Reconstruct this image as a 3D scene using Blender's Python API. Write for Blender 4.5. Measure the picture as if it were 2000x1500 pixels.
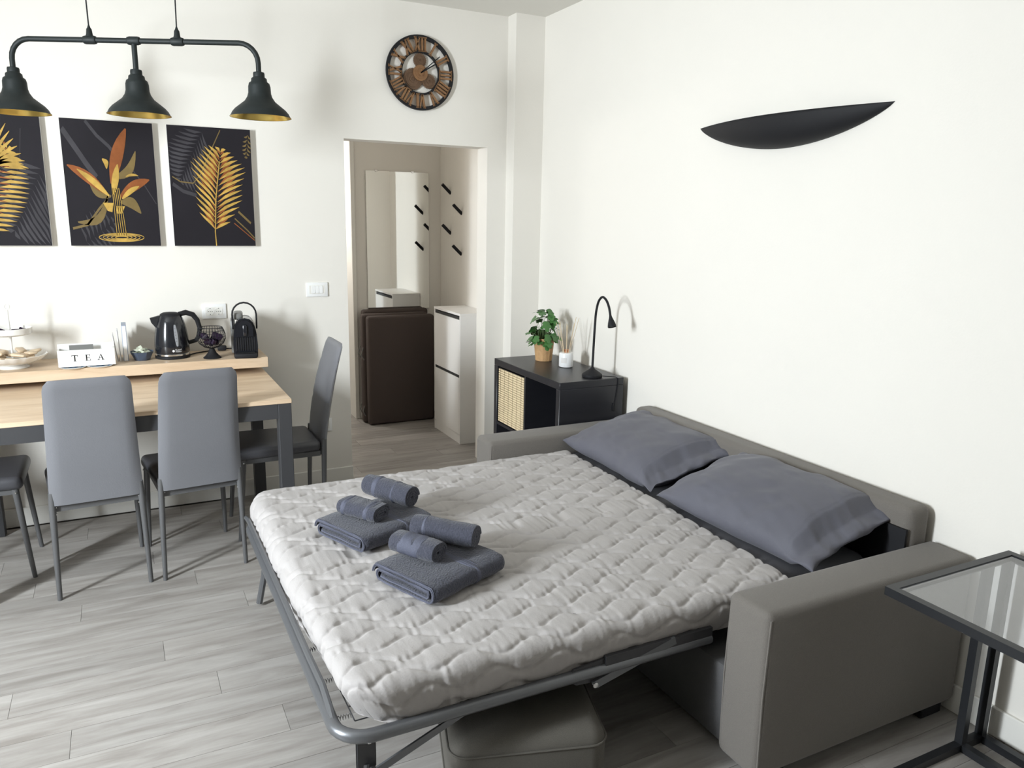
import bpy, bmesh, math, random
import numpy as np
from mathutils import Matrix, Vector

# ------------------------------------------------------------------ scene, camera, light
for o in list(bpy.data.objects):
    bpy.data.objects.remove(o)
SC = bpy.context.scene
COL = SC.collection
PI = math.pi
R = math.radians

def camera():
    yaw, pitch, roll = R(27.014), R(12.113), R(-1.0725)
    fwd = Vector((math.sin(yaw)*math.cos(pitch), math.cos(yaw)*math.cos(pitch), -math.sin(pitch)))
    right = Vector((math.cos(yaw), -math.sin(yaw), 0))
    down = fwd.cross(right)
    r2 = right*math.cos(roll) + down*math.sin(roll)
    d2 = -right*math.sin(roll) + down*math.cos(roll)
    m = Matrix.Identity(4)
    for i in range(3):
        m[i][0] = r2[i]; m[i][1] = -d2[i]; m[i][2] = -fwd[i]
    m.translation = (0, 0, 1.575)
    cd = bpy.data.cameras.new('camera')
    cd.sensor_width = 36; cd.lens = 27.0; cd.clip_start = .05; cd.clip_end = 100
    c = bpy.data.objects.new('camera', cd)
    c.matrix_world = m
    COL.objects.link(c)
    SC.camera = c
camera()

SC.view_settings.view_transform = 'Standard'
SC.view_settings.look = 'None'
SC.view_settings.gamma = 1
SC.view_settings.use_curve_mapping = False
SC.view_settings.exposure = 0.0

w = bpy.data.worlds.new('world'); SC.world = w
w.use_nodes = True
bg = w.node_tree.nodes['Background']
sky = w.node_tree.nodes.new('ShaderNodeTexSky')
sky.sky_type = 'HOSEK_WILKIE'
w.node_tree.links.new(sky.outputs[0], bg.inputs[0])
bg.inputs[1].default_value = .25

def area(name, loc, rot, sx, sy, power, col):
    l = bpy.data.lights.new(name, 'AREA'); l.shape = 'RECTANGLE'
    l.size = sx; l.size_y = sy; l.energy = power; l.color = col
    o = bpy.data.objects.new(name, l); o.location = loc; o.rotation_euler = rot
    COL.objects.link(o); return o
# daylight standing in the balcony window of the left wall, falling in and slightly down
area('window_daylight', (-2.38, 1.70, 1.68), (0, R(-72), R(26)), 1.20, .62, 104, (.88, .94, 1.0))
area('window_bright_sky', (-2.34, 1.74, 1.70), (0, R(-72), R(26)), 1.05, .20, 152, (.90, .95, 1.0))

# ------------------------------------------------------------------ helpers
class MB:
    def __init__(s): s.v = []; s.f = []
    def add(s, vs, fs):
        b = len(s.v); s.v += [tuple(p) for p in vs]; s.f += [tuple(i+b for i in f) for f in fs]; return s
    def box(s, x0, x1, y0, y1, z0, z1):
        return s.add([(x0,y0,z0),(x1,y0,z0),(x1,y1,z0),(x0,y1,z0),(x0,y0,z1),(x1,y0,z1),(x1,y1,z1),(x0,y1,z1)],
              [(0,3,2,1),(4,5,6,7),(0,1,5,4),(1,2,6,5),(2,3,7,6),(3,0,4,7)])
    def rbox(s, x0, x1, y0, y1, z0, z1, r=.01, seg=2):
        bm = bmesh.new(); bmesh.ops.create_cube(bm, size=1)
        for v in bm.verts:
            v.co = Vector(((x0+x1)/2+v.co.x*(x1-x0), (y0+y1)/2+v.co.y*(y1-y0), (z0+z1)/2+v.co.z*(z1-z0)))
        bmesh.ops.bevel(bm, geom=bm.edges[:], offset=r, segments=seg, profile=.5, affect='EDGES')
        bm.verts.index_update()
        s.add([v.co[:] for v in bm.verts], [[v.index for v in f.verts] for f in bm.faces]); bm.free(); return s
    def tube(s, pts, r, n=8, closed=False, caps=True):
        P = [Vector(p) for p in pts]; N = len(P)
        rr = r if isinstance(r, (list, tuple)) else [r]*N
        prev = None; vs = []; fs = []
        for i, p in enumerate(P):
            a = P[(i-1) % N] if (closed or i > 0) else p
            b = P[(i+1) % N] if (closed or i < N-1) else p
            t = (b-a).normalized()
            if prev is None:
                u = t.orthogonal().normalized()
            else:
                u = prev - t*prev.dot(t)
                u = u.normalized() if u.length > 1e-6 else t.orthogonal().normalized()
            prev = u; w_ = t.cross(u)
            for k in range(n):
                q = 2*PI*k/n
                vs.append(p + (u*math.cos(q)+w_*math.sin(q))*rr[i])
        M = N if closed else N-1
        for i in range(M):
            j = (i+1) % N
            for k in range(n):
                fs.append((i*n+k, i*n+(k+1) % n, j*n+(k+1) % n, j*n+k))
        if caps and not closed:
            fs.append(tuple(range(n-1, -1, -1))); fs.append(tuple((N-1)*n+k for k in range(n)))
        return s.add(vs, fs)
    def lathe(s, prof, n=32, c=(0,0,0), cap=True, rfun=None):
        vs = []; fs = []
        for (r, z) in prof:
            for k in range(n):
                q = 2*PI*k/n; rr = r if rfun is None else rfun(r, z, q)
                vs.append((c[0]+rr*math.cos(q), c[1]+rr*math.sin(q), c[2]+z))
        m = len(prof)
        for i in range(m-1):
            for k in range(n):
                fs.append((i*n+k, i*n+(k+1) % n, (i+1)*n+(k+1) % n, (i+1)*n+k))
        if cap:
            if prof[0][0] > 1e-4: fs.append(tuple(range(n-1, -1, -1)))
            if prof[-1][0] > 1e-4: fs.append(tuple((m-1)*n+k for k in range(n)))
        return s.add(vs, fs)
    def prism(s, pts, d0, d1, fn):
        """2D outline pts, extruded from depth d0 to d1; fn(a, b, d) -> xyz"""
        n = len(pts)
        vs = [fn(a, b, d0) for a, b in pts] + [fn(a, b, d1) for a, b in pts]
        fs = [tuple(range(n)), tuple(range(2*n-1, n-1, -1))]
        for i in range(n):
            j = (i+1) % n; fs.append((j, i, n+i, n+j))
        return s.add(vs, fs)
    def ring(s, ro, ri, d0, d1, fn, n=48):
        vs = []; fs = []
        for k in range(n):
            q = 2*PI*k/n; c, si = math.cos(q), math.sin(q)
            vs += [fn(ro*c, ro*si, d0), fn(ri*c, ri*si, d0), fn(ri*c, ri*si, d1), fn(ro*c, ro*si, d1)]
        for k in range(n):
            a = 4*k; b = 4*((k+1) % n)
            for i in range(4):
                j = (i+1) % 4; fs.append((a+i, a+j, b+j, b+i))
        return s.add(vs, fs)
    def xform(s, m):
        s.v = [tuple(m @ Vector(p)) for p in s.v]; return s
    def build(s, name, mat, parent=None, smooth=True, angle=38, label=None):
        me = bpy.data.meshes.new(name)
        me.from_pydata(s.v, [], s.f)
        bm = bmesh.new(); bm.from_mesh(me)
        bmesh.ops.recalc_face_normals(bm, faces=bm.faces[:]); bm.to_mesh(me); bm.free()
        if smooth:
            me.shade_smooth(); me.set_sharp_from_angle(angle=R(angle))
        me.materials.append(mat)
        return link(name, me, parent, label)

def link(name, me, parent=None, label=None):
    o = bpy.data.objects.new(name, me); COL.objects.link(o)
    if parent is not None:
        o.parent = parent
    if label: o['label'] = label
    return o

def thing(name, label, cat, loc=(0,0,0), rz=0, group=None):
    o = bpy.data.objects.new(name, None); o.empty_display_size = .05
    COL.objects.link(o); o.location = loc; o.rotation_euler = (0, 0, rz)
    return tag(o, label, cat, group)
def tag(o, label, cat, group=None):
    o['label'] = label; o['category'] = cat
    if group: o['group'] = group
    return o
def world_part(root):
    """for parts given in world coordinates under an empty"""
    m = (Matrix.Translation(root.location) @ root.rotation_euler.to_matrix().to_4x4()).inverted()
    return m
def struct(o):
    o['kind'] = 'structure'; return o
def dup(root, loc, rz, label=None, group=None):
    r = root.copy(); COL.objects.link(r); r.location = loc; r.rotation_euler = (0, 0, rz)
    if label: r['label'] = label
    if group: r['group'] = group
    for ch in list(root.children):
        c = ch.copy(); COL.objects.link(c); c.parent = r
        for g in list(ch.children):
            d = g.copy(); COL.objects.link(d); d.parent = c
    return r

def text_mesh(s, size, ext=.0):
    cu = bpy.data.curves.new('t', 'FONT'); cu.body = s; cu.size = size; cu.extrude = ext
    cu.align_x = 'LEFT'
    o = bpy.data.objects.new('t', cu); COL.objects.link(o)
    me = bpy.data.meshes.new_from_object(o.evaluated_get(bpy.context.evaluated_depsgraph_get()))
    bpy.data.objects.remove(o); return me

# ------------------------------------------------------------------ materials
def pm(name, col, rough=.5, metal=0., spec=.5, var=None, bump=None, stretch=None, sheen=0., coat=0.):
    """principled with noise colour variation var=(scale, amount) and noise bump=(scale, strength)"""
    m = bpy.data.materials.new(name); m.use_nodes = True
    nt = m.node_tree; b = nt.nodes['Principled BSDF']
    b.inputs['Base Color'].default_value = (*col, 1); b.inputs['Roughness'].default_value = rough
    b.inputs['Metallic'].default_value = metal; b.inputs['Specular IOR Level'].default_value = spec
    b.inputs['Sheen Weight'].default_value = sheen; b.inputs['Coat Weight'].default_value = coat
    tc = nt.nodes.new('ShaderNodeTexCoord'); src = tc.outputs['Object']
    if stretch:
        mp = nt.nodes.new('ShaderNodeMapping'); mp.inputs['Scale'].default_value = stretch
        nt.links.new(src, mp.inputs[0]); src = mp.outputs[0]
    if var is None: var = (6., .04)
    n = nt.nodes.new('ShaderNodeTexNoise'); n.inputs['Scale'].default_value = var[0]; n.inputs['Detail'].default_value = 4
    nt.links.new(src, n.inputs['Vector'])
    mx = nt.nodes.new('ShaderNodeMix'); mx.data_type = 'RGBA'
    mx.inputs['A'].default_value = (*[c*(1-var[1]) for c in col], 1)
    mx.inputs['B'].default_value = (*[min(1, c*(1+var[1])) for c in col], 1)
    nt.links.new(n.outputs['Fac'], mx.inputs['Factor']); nt.links.new(mx.outputs['Result'], b.inputs['Base Color'])
    if bump:
        n2 = nt.nodes.new('ShaderNodeTexNoise'); n2.inputs['Scale'].default_value = bump[0]; n2.inputs['Detail'].default_value = 3
        nt.links.new(src, n2.inputs['Vector'])
        bp = nt.nodes.new('ShaderNodeBump'); bp.inputs['Strength'].default_value = bump[1]; bp.inputs['Distance'].default_value = .004
        nt.links.new(n2.outputs['Fac'], bp.inputs['Height']); nt.links.new(bp.outputs[0], b.inputs['Normal'])
    return m

def plank_mat(name, c1, c2, c3, rough=.42):
    m = bpy.data.materials.new(name); m.use_nodes = True; nt = m.node_tree; b = nt.nodes['Principled BSDF']
    b.inputs['Roughness'].default_value = rough
    tc = nt.nodes.new('ShaderNodeTexCoord'); oi = nt.nodes.new('ShaderNodeObjectInfo')
    ml = nt.nodes.new('ShaderNodeMath'); ml.operation = 'MULTIPLY'; ml.inputs[1].default_value = 37.
    nt.links.new(oi.outputs['Random'], ml.inputs[0])
    cx = nt.nodes.new('ShaderNodeCombineXYZ')
    for i in range(3): nt.links.new(ml.outputs[0], cx.inputs[i])
    ad = nt.nodes.new('ShaderNodeVectorMath'); ad.operation = 'ADD'
    nt.links.new(tc.outputs['Object'], ad.inputs[0]); nt.links.new(cx.outputs[0], ad.inputs[1])
    mp = nt.nodes.new('ShaderNodeMapping'); mp.inputs['Scale'].default_value = (1.1, 9, 9)
    nt.links.new(ad.outputs[0], mp.inputs[0])
    n = nt.nodes.new('ShaderNodeTexNoise'); n.inputs['Scale'].default_value = 2.2; n.inputs['Detail'].default_value = 7; n.inputs['Roughness'].default_value = .62
    n.inputs['Distortion'].default_value = .5
    nt.links.new(mp.outputs[0], n.inputs['Vector'])
    rp = nt.nodes.new('ShaderNodeValToRGB'); e = rp.color_ramp.elements
    e[0].position = .3; e[0].color = (*c1, 1); e[1].position = .72; e[1].color = (*c3, 1)
    k = e.new(.5); k.color = (*c2, 1)
    nt.links.new(n.outputs['Fac'], rp.inputs[0])
    hs = nt.nodes.new('ShaderNodeHueSaturation')
    mr = nt.nodes.new('ShaderNodeMapRange'); mr.inputs['To Min'].default_value = .90; mr.inputs['To Max'].default_value = 1.10
    nt.links.new(oi.outputs['Random'], mr.inputs[0]); nt.links.new(mr.outputs[0], hs.inputs['Value'])
    nt.links.new(rp.outputs[0], hs.inputs['Color']); nt.links.new(hs.outputs[0], b.inputs['Base Color'])
    bp = nt.nodes.new('ShaderNodeBump'); bp.inputs['Strength'].default_value = .12; bp.inputs['Distance'].default_value = .002
    nt.links.new(n.outputs['Fac'], bp.inputs['Height']); nt.links.new(bp.outputs[0], b.inputs['Normal'])
    return m

def glass_mat(name, tint, gloss_rough=.02, refl=.9, base=.04):
    m = bpy.data.materials.new(name); m.use_nodes = True; nt = m.node_tree
    nt.nodes.remove(nt.nodes['Principled BSDF']); out = nt.nodes['Material Output']
    t = nt.nodes.new('ShaderNodeBsdfTransparent'); t.inputs[0].default_value = (*tint, 1)
    g = nt.nodes.new('ShaderNodeBsdfGlossy'); g.inputs['Roughness'].default_value = gloss_rough; g.inputs['Color'].default_value = (refl,)*3+(1,)
    lw = nt.nodes.new('ShaderNodeLayerWeight'); lw.inputs['Blend'].default_value = .35
    fr = nt.nodes.new('ShaderNodeMapRange'); fr.inputs['To Min'].default_value = base; fr.inputs['To Max'].default_value = .9
    pw_ = nt.nodes.new('ShaderNodeMath'); pw_.operation = 'POWER'; pw_.inputs[1].default_value = 2.2
    nt.links.new(lw.outputs['Facing'], pw_.inputs[0]); nt.links.new(pw_.outputs[0], fr.inputs[0])
    mx = nt.nodes.new('ShaderNodeMixShader')
    nt.links.new(fr.outputs[0], mx.inputs[0]); nt.links.new(t.outputs[0], mx.inputs[1]); nt.links.new(g.outputs[0], mx.inputs[2])
    nt.links.new(mx.outputs[0], out.inputs['Surface']); return m

M = dict(
 wall=pm('wall_paint', (.80,.768,.71), .75, var=(3,.015), bump=(120,.06)),
 ceil=pm('ceiling_paint', (.76,.74,.69), .8, var=(3,.015)),
 trim=pm('white_trim', (.80,.78,.73), .4),
 white=pm('white_plastic', (.86,.86,.85), .35),
 plank=plank_mat('grey_oak_laminate', (.24,.218,.198), (.33,.308,.286), (.42,.400,.378)),
 joint=pm('plank_joint', (.16,.14,.12), .8),
 oak=plank_mat('light_oak', (.50,.36,.235), (.61,.465,.325), (.68,.545,.40), .45),
 anth=pm('anthracite_lacquer', (.045,.045,.048), .45, bump=(90,.05)),
 leather=pm('grey_faux_leather', (.178,.180,.195), .42, var=(5,.06), bump=(260,.10)),
 seatl=pm('dark_grey_faux_leather', (.07,.07,.078), .4, var=(5,.06), bump=(260,.10)),
 chleg=pm('grey_painted_metal', (.10,.10,.102), .4),
 screw=pm('steel_screw', (.75,.75,.75), .25, 1.),
 sofa=pm('taupe_sofa_fabric', (.145,.131,.116), .85, var=(420,.22), bump=(500,.35), sheen=.15),
 poufm=pm('dark_taupe_fabric', (.095,.087,.074), .85, var=(420,.2), bump=(500,.3)),
 sofain=pm('dark_grey_sofa_fabric', (.085,.083,.085), .85, var=(300,.15), bump=(400,.3)),
 quilt=pm('light_grey_quilt', (.385,.362,.352), .8, var=(8,.04), bump=(180,.15), sheen=.1),
 sheet=pm('charcoal_cotton', (.092,.092,.102), .75, var=(9,.05), bump=(350,.1)),
 pillow=pm('slate_cotton', (.098,.098,.120), .72, var=(7,.06), bump=(300,.1), sheen=.1),
 towel=pm('slate_terry', (.045,.047,.066), .95, var=(190,.45), bump=(170,1.0), sheen=.2),
 towelband=pm('towel_band', (.085,.09,.125), .8, var=(200,.2), bump=(300,.5)),
 steel=pm('grey_painted_steel', (.17,.175,.185), .35, .6),
 steeld=pm('dark_painted_steel', (.07,.07,.075), .4, .5),
 spring=pm('spring_wire', (.55,.55,.55), .3, 1.),
 black=pm('matt_black', (.013,.013,.015), .62, spec=.25),
 blackm=pm('black_metal', (.02,.021,.024), .38, .3),
 pend=pm('black_pendant_paint', (.013,.017,.017), .55, spec=.3, bump=(60,.06)),
 gold=pm('brass_lining', (.75,.55,.16), .28, 1.),
 bronze=pm('antique_bronze', (.27,.145,.07), .5, .45, var=(40,.35)),
 gearm=pm('dark_bronze', (.15,.09,.055), .5, .45, var=(60,.4)),
 kallax=pm('black_brown_veneer', (.017,.017,.021), .34, var=(4,.2), stretch=(1,10,10)),
 rattan=pm('bamboo_slats', (.70,.57,.37), .6, var=(30,.14)),
 rattand=pm('rattan_thread', (.20,.13,.06), .7),
 basket=pm('woven_seagrass', (.50,.30,.14), .7, var=(45,.35), bump=(150,.5)),
 soil=pm('soil', (.035,.02,.014), .95, bump=(80,.8)),
 leaf=pm('leaf_green', (.055,.16,.04), .4, var=(20,.35)),
 stem=pm('stem_green', (.07,.11,.03), .6),
 reed=pm('reed_stick', (.62,.50,.34), .7),
 copper=pm('copper', (.65,.33,.2), .3, 1.),
 candle=pm('frosted_white_glass', (.80,.80,.80), .25),
 label=pm('pale_label', (.66,.64,.62), .6),
 mattressb=pm('brown_mattress_fabric', (.068,.05,.044), .85, bump=(300,.3)),
 cabwhite=pm('white_foil', (.82,.80,.77), .4),
 slot=pm('dark_handle_slot', (.03,.03,.03), .5),
 canvas=pm('black_print', (.013,.011,.015), .6, spec=.25, var=(3,.5)),
 canvasw=pm('canvas_side', (.75,.74,.72), .7),
 pgold=pm('gold_print', (.52,.33,.075), .45, spec=.3, var=(22,.6)),
 pcop=pm('copper_print', (.27,.085,.025), .45, spec=.3, var=(18,.6)),
 pgrey=pm('grey_print', (.05,.047,.053), .6, spec=.25, var=(9,.5)),
 pdim=pm('dim_gold_print', (.17,.115,.035), .5, var=(14,.4)),
 ink=pm('black_ink', (.008,.008,.008), .7, spec=.2),
 inkw=pm('white_ink', (.8,.8,.8), .6),
 teaw=pm('white_painted_wood', (.86,.85,.83), .5),
 blue=pm('blue_glaze', (.12,.25,.42), .25, var=(60,.6)),
 porc=pm('white_porcelain', (.82,.80,.76), .2),
 bowl=pm('slate_blue_ceramic', (.06,.08,.12), .35),
 sachet=pm('pale_sachet', (.72,.76,.62), .5, var=(60,.15)),
 biscuit=pm('wrapped_biscuit', (.62,.48,.33), .4, var=(40,.3)),
 capsule=pm('dark_capsule', (.035,.02,.05), .25, .6),
 book=pm('blue_grey_cover', (.33,.38,.48), .5),
 paper=pm('paper', (.80,.79,.78), .7),
 greyp=pm('grey_plastic', (.18,.18,.17), .4),
 gauge=pm('grey_water_gauge', (.30,.31,.33), .25),
 gloss=pm('gloss_black', (.012,.013,.017), .16, coat=.3),
 chrome=pm('chrome_band', (.8,.8,.8), .15, 1.),
 lens=pm('lamp_lens', (.6,.6,.58), .3),
 mirror=pm('mirror_silver', (.86,.88,.87), .015, 1., var=(1,0.)),
 glasst=glass_mat('smoked_glass', (.80,.81,.83), base=.10),
 pane=glass_mat('window_glass', (.96,.97,.97)),
 bulb=pm('bulb_glass', (.75,.72,.62), .1),
)

# ------------------------------------------------------------------ the room
WB, XR, XL, YR, CE = 4.396, 2.365, -2.1, -3.2, 2.747      # back wall, right wall, left wall, rear wall, ceiling
DX0, DX1, DZ = 1.165, 2.044, 1.996                         # doorway to the hall
HB = 5.84                                                  # hall back wall
floor = struct(MB().box(XL-.2, XR+.15, YR-.2, 6.6, -.12, -.012).build('floor', M['joint'], smooth=False))
# laminate planks: every board an object of its own
pw, pl = .145, 1.22
pme = None; rng = random.Random(3)
def plank_mesh(L):
    b = MB().box(-L/2+.0006, L/2-.0006, -pw/2+.0006, pw/2-.0006, -.012, 0)
    me = bpy.data.meshes.new('plank'); me.from_pydata(b.v, [], b.f); me.materials.append(M['plank']); return me
cache = {}
rows = int((6.5-YR)/pw)+1
for r in range(rows):
    y = 2.70 + (r-41)*pw
    if y < YR-.1: continue
    xs = .035 + [0., .5, .27, .77, .13, .62][r % 6]*pl
    x = xs - math.ceil((xs-XL)/pl)*pl
    lo_lim = XL if y < WB else .5
    while x < XR+.02:
        a, b_ = max(x, lo_lim-.02), min(x+pl, XR+.03); x += pl
        if b_-a < .06: continue
        key = round(b_-a, 3)
        if key not in cache: cache[key] = plank_mesh(key)
        o = link('plank', cache[key], floor); o.location = ((a+b_)/2, y, 0)

ceiling = struct(MB().box(XL-.2, XR+.15, YR-.2, 6.6, CE, CE+.1).build('ceiling', M['ceil'], smooth=False))
def wall(name, boxes):
    m = MB()
    for b in boxes: m.box(*b)
    return struct(m.build(name, M['wall'], smooth=False))
wall('wall_back', [(XL, DX0, WB, WB+.14, 0, CE), (DX1, XR, WB, WB+.14, 0, CE), (DX0, DX1, WB, WB+.14, DZ, CE), (2.172, XR, 4.29, WB, 0, CE)])
wall('wall_right', [(XR, XR+.14, YR, 6.6, 0, CE)])
WY0, WY1, WZ0, WZ1 = 1.32, 2.22, .98, 2.36
wall('wall_left', [(XL-.16, XL, YR, WY0, 0, CE), (XL-.16, XL, WY1, WB+.14, 0, CE), (XL-.16, XL, WY0, WY1, 0, WZ0), (XL-.16, XL, WY0, WY1, WZ1, CE)])
wall('wall_rear', [(XL, XR, YR-.14, YR, 0, CE)])
wall('wall_hall_right', [(2.312, XR, WB+.14, HB, 0, CE)])
wall('wall_hall_back', [(1.604, XR, HB, HB+.14, 0, CE)])
wall('wall_hall_end', [(.36, .50, WB+.14, 6.5, 0, CE), (.5, XR, 6.46, 6.6, 0, CE)])
# window in the left wall: frame and two panes
wn = MB().box(XL-.10, XL-.04, WY0, WY0+.06, WZ0, WZ1).box(XL-.10, XL-.04, WY1-.06, WY1, WZ0, WZ1).box(XL-.10, XL-.04, WY0+.06, WY1-.06, WZ0, WZ0+.06).box(XL-.10, XL-.04, WY0+.06, WY1-.06, WZ1-.06, WZ1)
win = struct(wn.build('window_1', M['trim'], smooth=False))
for a, b_ in ((WZ0+.06, WZ1-.06),):
    MB().box(XL-.075, XL-.067, WY0+.06, WY1-.06, a, b_).build('pane', M['pane'], win, smooth=False)
# skirting boards
bh, bt = .098, .013
struct(MB().rbox(XL, DX0+.004, WB-bt, WB, 0, bh, .003, 1).build('baseboard_back', M['trim'], smooth=False))
struct(MB().rbox(XR-bt, XR, YR, 4.29, 0, bh, .003, 1).build('baseboard_right', M['trim'], smooth=False))
struct(MB().rbox(2.172, XR-bt, 4.29-bt, 4.29, 0, bh, .003, 1).build('baseboard_pillar', M['trim'], smooth=False))
struct(MB().rbox(XL, XL+bt, YR, WB-bt, 0, bh, .003, 1).build('baseboard_left', M['trim'], smooth=False))
struct(MB().rbox(1.616, 2.312, HB-bt, HB, 0, bh, .003, 1).build('baseboard_hall', M['trim'], smooth=False))
# corner casing at the end of the hall's back wall
struct(MB().rbox(1.584, 1.616, HB-.018, HB+.16, 0, CE, .003, 1).build('trim_1', M['trim'], smooth=False))
hl = bpy.data.lights.new('hall_added_fill', 'POINT'); hl.energy = 22; hl.shadow_soft_size = .12; hl.color = (1, .98, .96)  # added fill without a fixture, brightens the hall and the wall past the casing
hlo = bpy.data.objects.new('hall_added_fill', hl); hlo.location = (1.05, 6.2, 1.75); COL.objects.link(hlo)

# ------------------------------------------------------------------ sofa bed
def fold_parts():
    S = thing('sofa_bed', 'taupe fabric sofa bed pulled open against the right wall', 'sofa bed', (1.9, 2.33, 0))
    inv = world_part(S)
    def P(mb, name, mat, label=None, parent=None, **k):
        mb.xform(inv); return mb.build(name, mat, parent or S, label=label, **k)
    YA0, YA1, YB0, YB1, XF = 1.350, 1.508, 3.105, 3.262, 1.472
    P(MB().rbox(XF, 2.352, YA0, YA1, .045, .556, .022, 4), 'armrest', M['sofa'])
    P(MB().rbox(XF, 2.352, YB0, YB1, .045, .556, .022, 4), 'armrest', M['sofa'])
    # piping seam on the arm fronts
    for y in (YA0+.004, YA1-.004, YB0+.004, YB1-.004):
        P(MB().tube([(XF+.012, y, .06), (XF+.006, y, .3), (XF+.012, y, .535)], .0035, 6), 'piping', M['sofa'])
    P(MB().rbox(2.245, 2.352, YA1+.004, YB0-.05, .20, .672, .03, 4), 'backrest', M['sofa'])
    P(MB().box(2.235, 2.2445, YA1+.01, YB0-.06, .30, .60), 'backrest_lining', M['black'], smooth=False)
    P(MB().rbox(1.515, 2.24, YA1+.002, YB0-.002, .03, .285, .012, 2), 'seat_base', M['sofain'])
    for (x, y) in ((1.56, 1.40), (2.27, 1.40), (1.56, 3.19), (2.27, 3.19)):
        P(MB().rbox(x-.05, x+.05, y-.03, y+.03, 0, .047, .004, 1), 'foot', M['black'])
    # mattress in its charcoal sheet
    P(MB().rbox(.425, 2.228, 1.625, 3.085, .374, .473, .045, 5), 'mattress', M['sheet'], 'mattress in a charcoal fitted sheet')
    # steel frame: outer tube, inner retaining bar, legs, struts, links
    ft = .352; r = .017; x0, ya, yb = .380, 1.600, 3.075
    def rc(cx, cy, a0, a1, rad, z, n=7): return [(cx+rad*math.cos(R(a0+(a1-a0)*i/n)), cy+rad*math.sin(R(a0+(a1-a0)*i/n)), z) for i in range(n+1)]
    path = [(1.50, yb, ft)] + rc(x0+.08, yb-.08, 90, 180, .08, ft) + rc(x0+.08, ya+.08, 180, 270, .08, ft) + [(1.50, ya, ft)]
    P(MB().tube(path, r, 10), 'frame_tube', M['steel'])
    bar = [(x0+.01, yb-.03, ft+.005), (x0-.008, yb-.035, ft+.04), (x0-.008, yb-.10, ft+.054), (x0-.006, 2.4, ft+.056), (x0-.004, 1.92, ft+.052), (x0+.004, 1.80, ft+.034), (x0+.003, 1.72, ft+.018), (x0, 1.66, ft+.002)]
    P(MB().tube(bar, .009, 8), 'retaining_bar', M['steel'])
    for y, s in ((ya, 1), (yb, -1)):
        P(MB().rbox(.42, .47, y+s*.02, y+s*.026, .245, .350, .004, 1), 'bracket', M['steeld'])
        P(MB().tube([(.445, y+s*.03, .26), (.43, y+s*.03, .13), (.405, y+s*.03, .012)], .013, 8), 'support_leg', M['steel'])
        mb = MB(); mb.prism([(.44,.245),(.47,.235),(.76,.352),(.745,.365)], y+s*.004, y+s*.010, lambda a, b, d: (a, d, b))
        P(mb, 'strut', M['steel'], smooth=False)
        for (bx, bz) in ((.447,.345), (.455,.258)):
            P(MB().lathe([(.0,-.005),(.009,-.005),(.009,.004),(.0,.006)], 12).xform(Matrix.Translation((bx, y-s*.004, bz)) @ Matrix.Rotation(R(90*s), 4, 'X')), 'rivet', M['screw'])
        # scissor link by the arm
        mb = MB(); mb.prism([(1.075,.325),(1.095,.305),(1.365,.372),(1.358,.395)], y-s*.012, y-s*.004, lambda a, b, d: (a, d, b))
        P(mb, 'link_arm', M['steel'], smooth=False)
        mb = MB(); mb.prism([(1.0,.345),(1.03,.325),(1.11,.318),(1.12,.335),(1.13,.385),(1.02,.375)], y-s*.003, y+s*.004, lambda a, b, d: (a, d, b))
        P(mb, 'link_plate', M['steeld'], smooth=False)
        P(MB().box(1.12, 1.50, y-.011, y+.011, .362, .392), 'side_rail', M['steeld'], smooth=False)
        P(MB().lathe([(.0,-.004),(.008,-.004),(.008,.003),(.0,.005)], 12).xform(Matrix.Translation((1.085, y-s*.014, .318)) @ Matrix.Rotation(R(90*s), 4, 'X')), 'rivet', M['screw'])
    # wire net with springs under the mattress
    net = MB()
    for i in range(22):
        y = 1.665+i*.063; net.tube([(.43, y, .356), (1.5, y, .356)], .0018, 5)
    for i in range(17):
        x = .43+i*.066; net.tube([(x, 1.665, .358), (x, 2.99, .358)], .0018, 5)
    P(net, 'wire_net', M['steeld'])
    for i in range(8):
        y = 1.70+i*.17
        hp = [(.385+.045*k/40, y+.006*math.cos(k*PI/3), .35+.006*math.sin(k*PI/3)) for k in range(41)]
        P(MB().tube(hp, .0014, 5), 'spring', M['spring'])
    for i in range(4):
        x = .52+i*.17
        hp = [(x+.006*math.cos(k*PI/3), 1.608+.057*k/40, .35+.006*math.sin(k*PI/3)) for k in range(41)]
        P(MB().tube(hp, .0014, 5), 'spring', M['spring'])
    return S
fold_parts()

def vnoise(x, y, seed=0):
    """smooth value noise on arrays"""
    xi = np.floor(x).astype(int); yi = np.floor(y).astype(int); fx = x-xi; fy = y-yi
    fx = fx*fx*(3-2*fx); fy = fy*fy*(3-2*fy)
    def h(a, b):
        n = (a*374761393 + b*668265263 + seed*1442695041) & 0x7fffffff
        n = ((n ^ (n >> 13))*1274126177) & 0x7fffffff
        return ((n ^ (n >> 16)) & 0xffff)/65535.*2-1
    return (h(xi,yi)*(1-fx)+h(xi+1,yi)*fx)*(1-fy) + (h(xi,yi+1)*(1-fx)+h(xi+1,yi+1)*fx)*fy

def grid_mesh(name, V, nu, nv, mat, parent=None, label=None):
    me = bpy.data.meshes.new(name)
    idx = np.arange(nu*nv).reshape(nu, nv)
    q = np.stack([idx[:-1,:-1], idx[1:,:-1], idx[1:,1:], idx[:-1,1:]], -1).reshape(-1, 4)
    me.from_pydata(V.reshape(-1, 3).tolist(), [], q.tolist())
    me.shade_smooth(); me.materials.append(mat)
    return link(name, me, parent, label)

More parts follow.
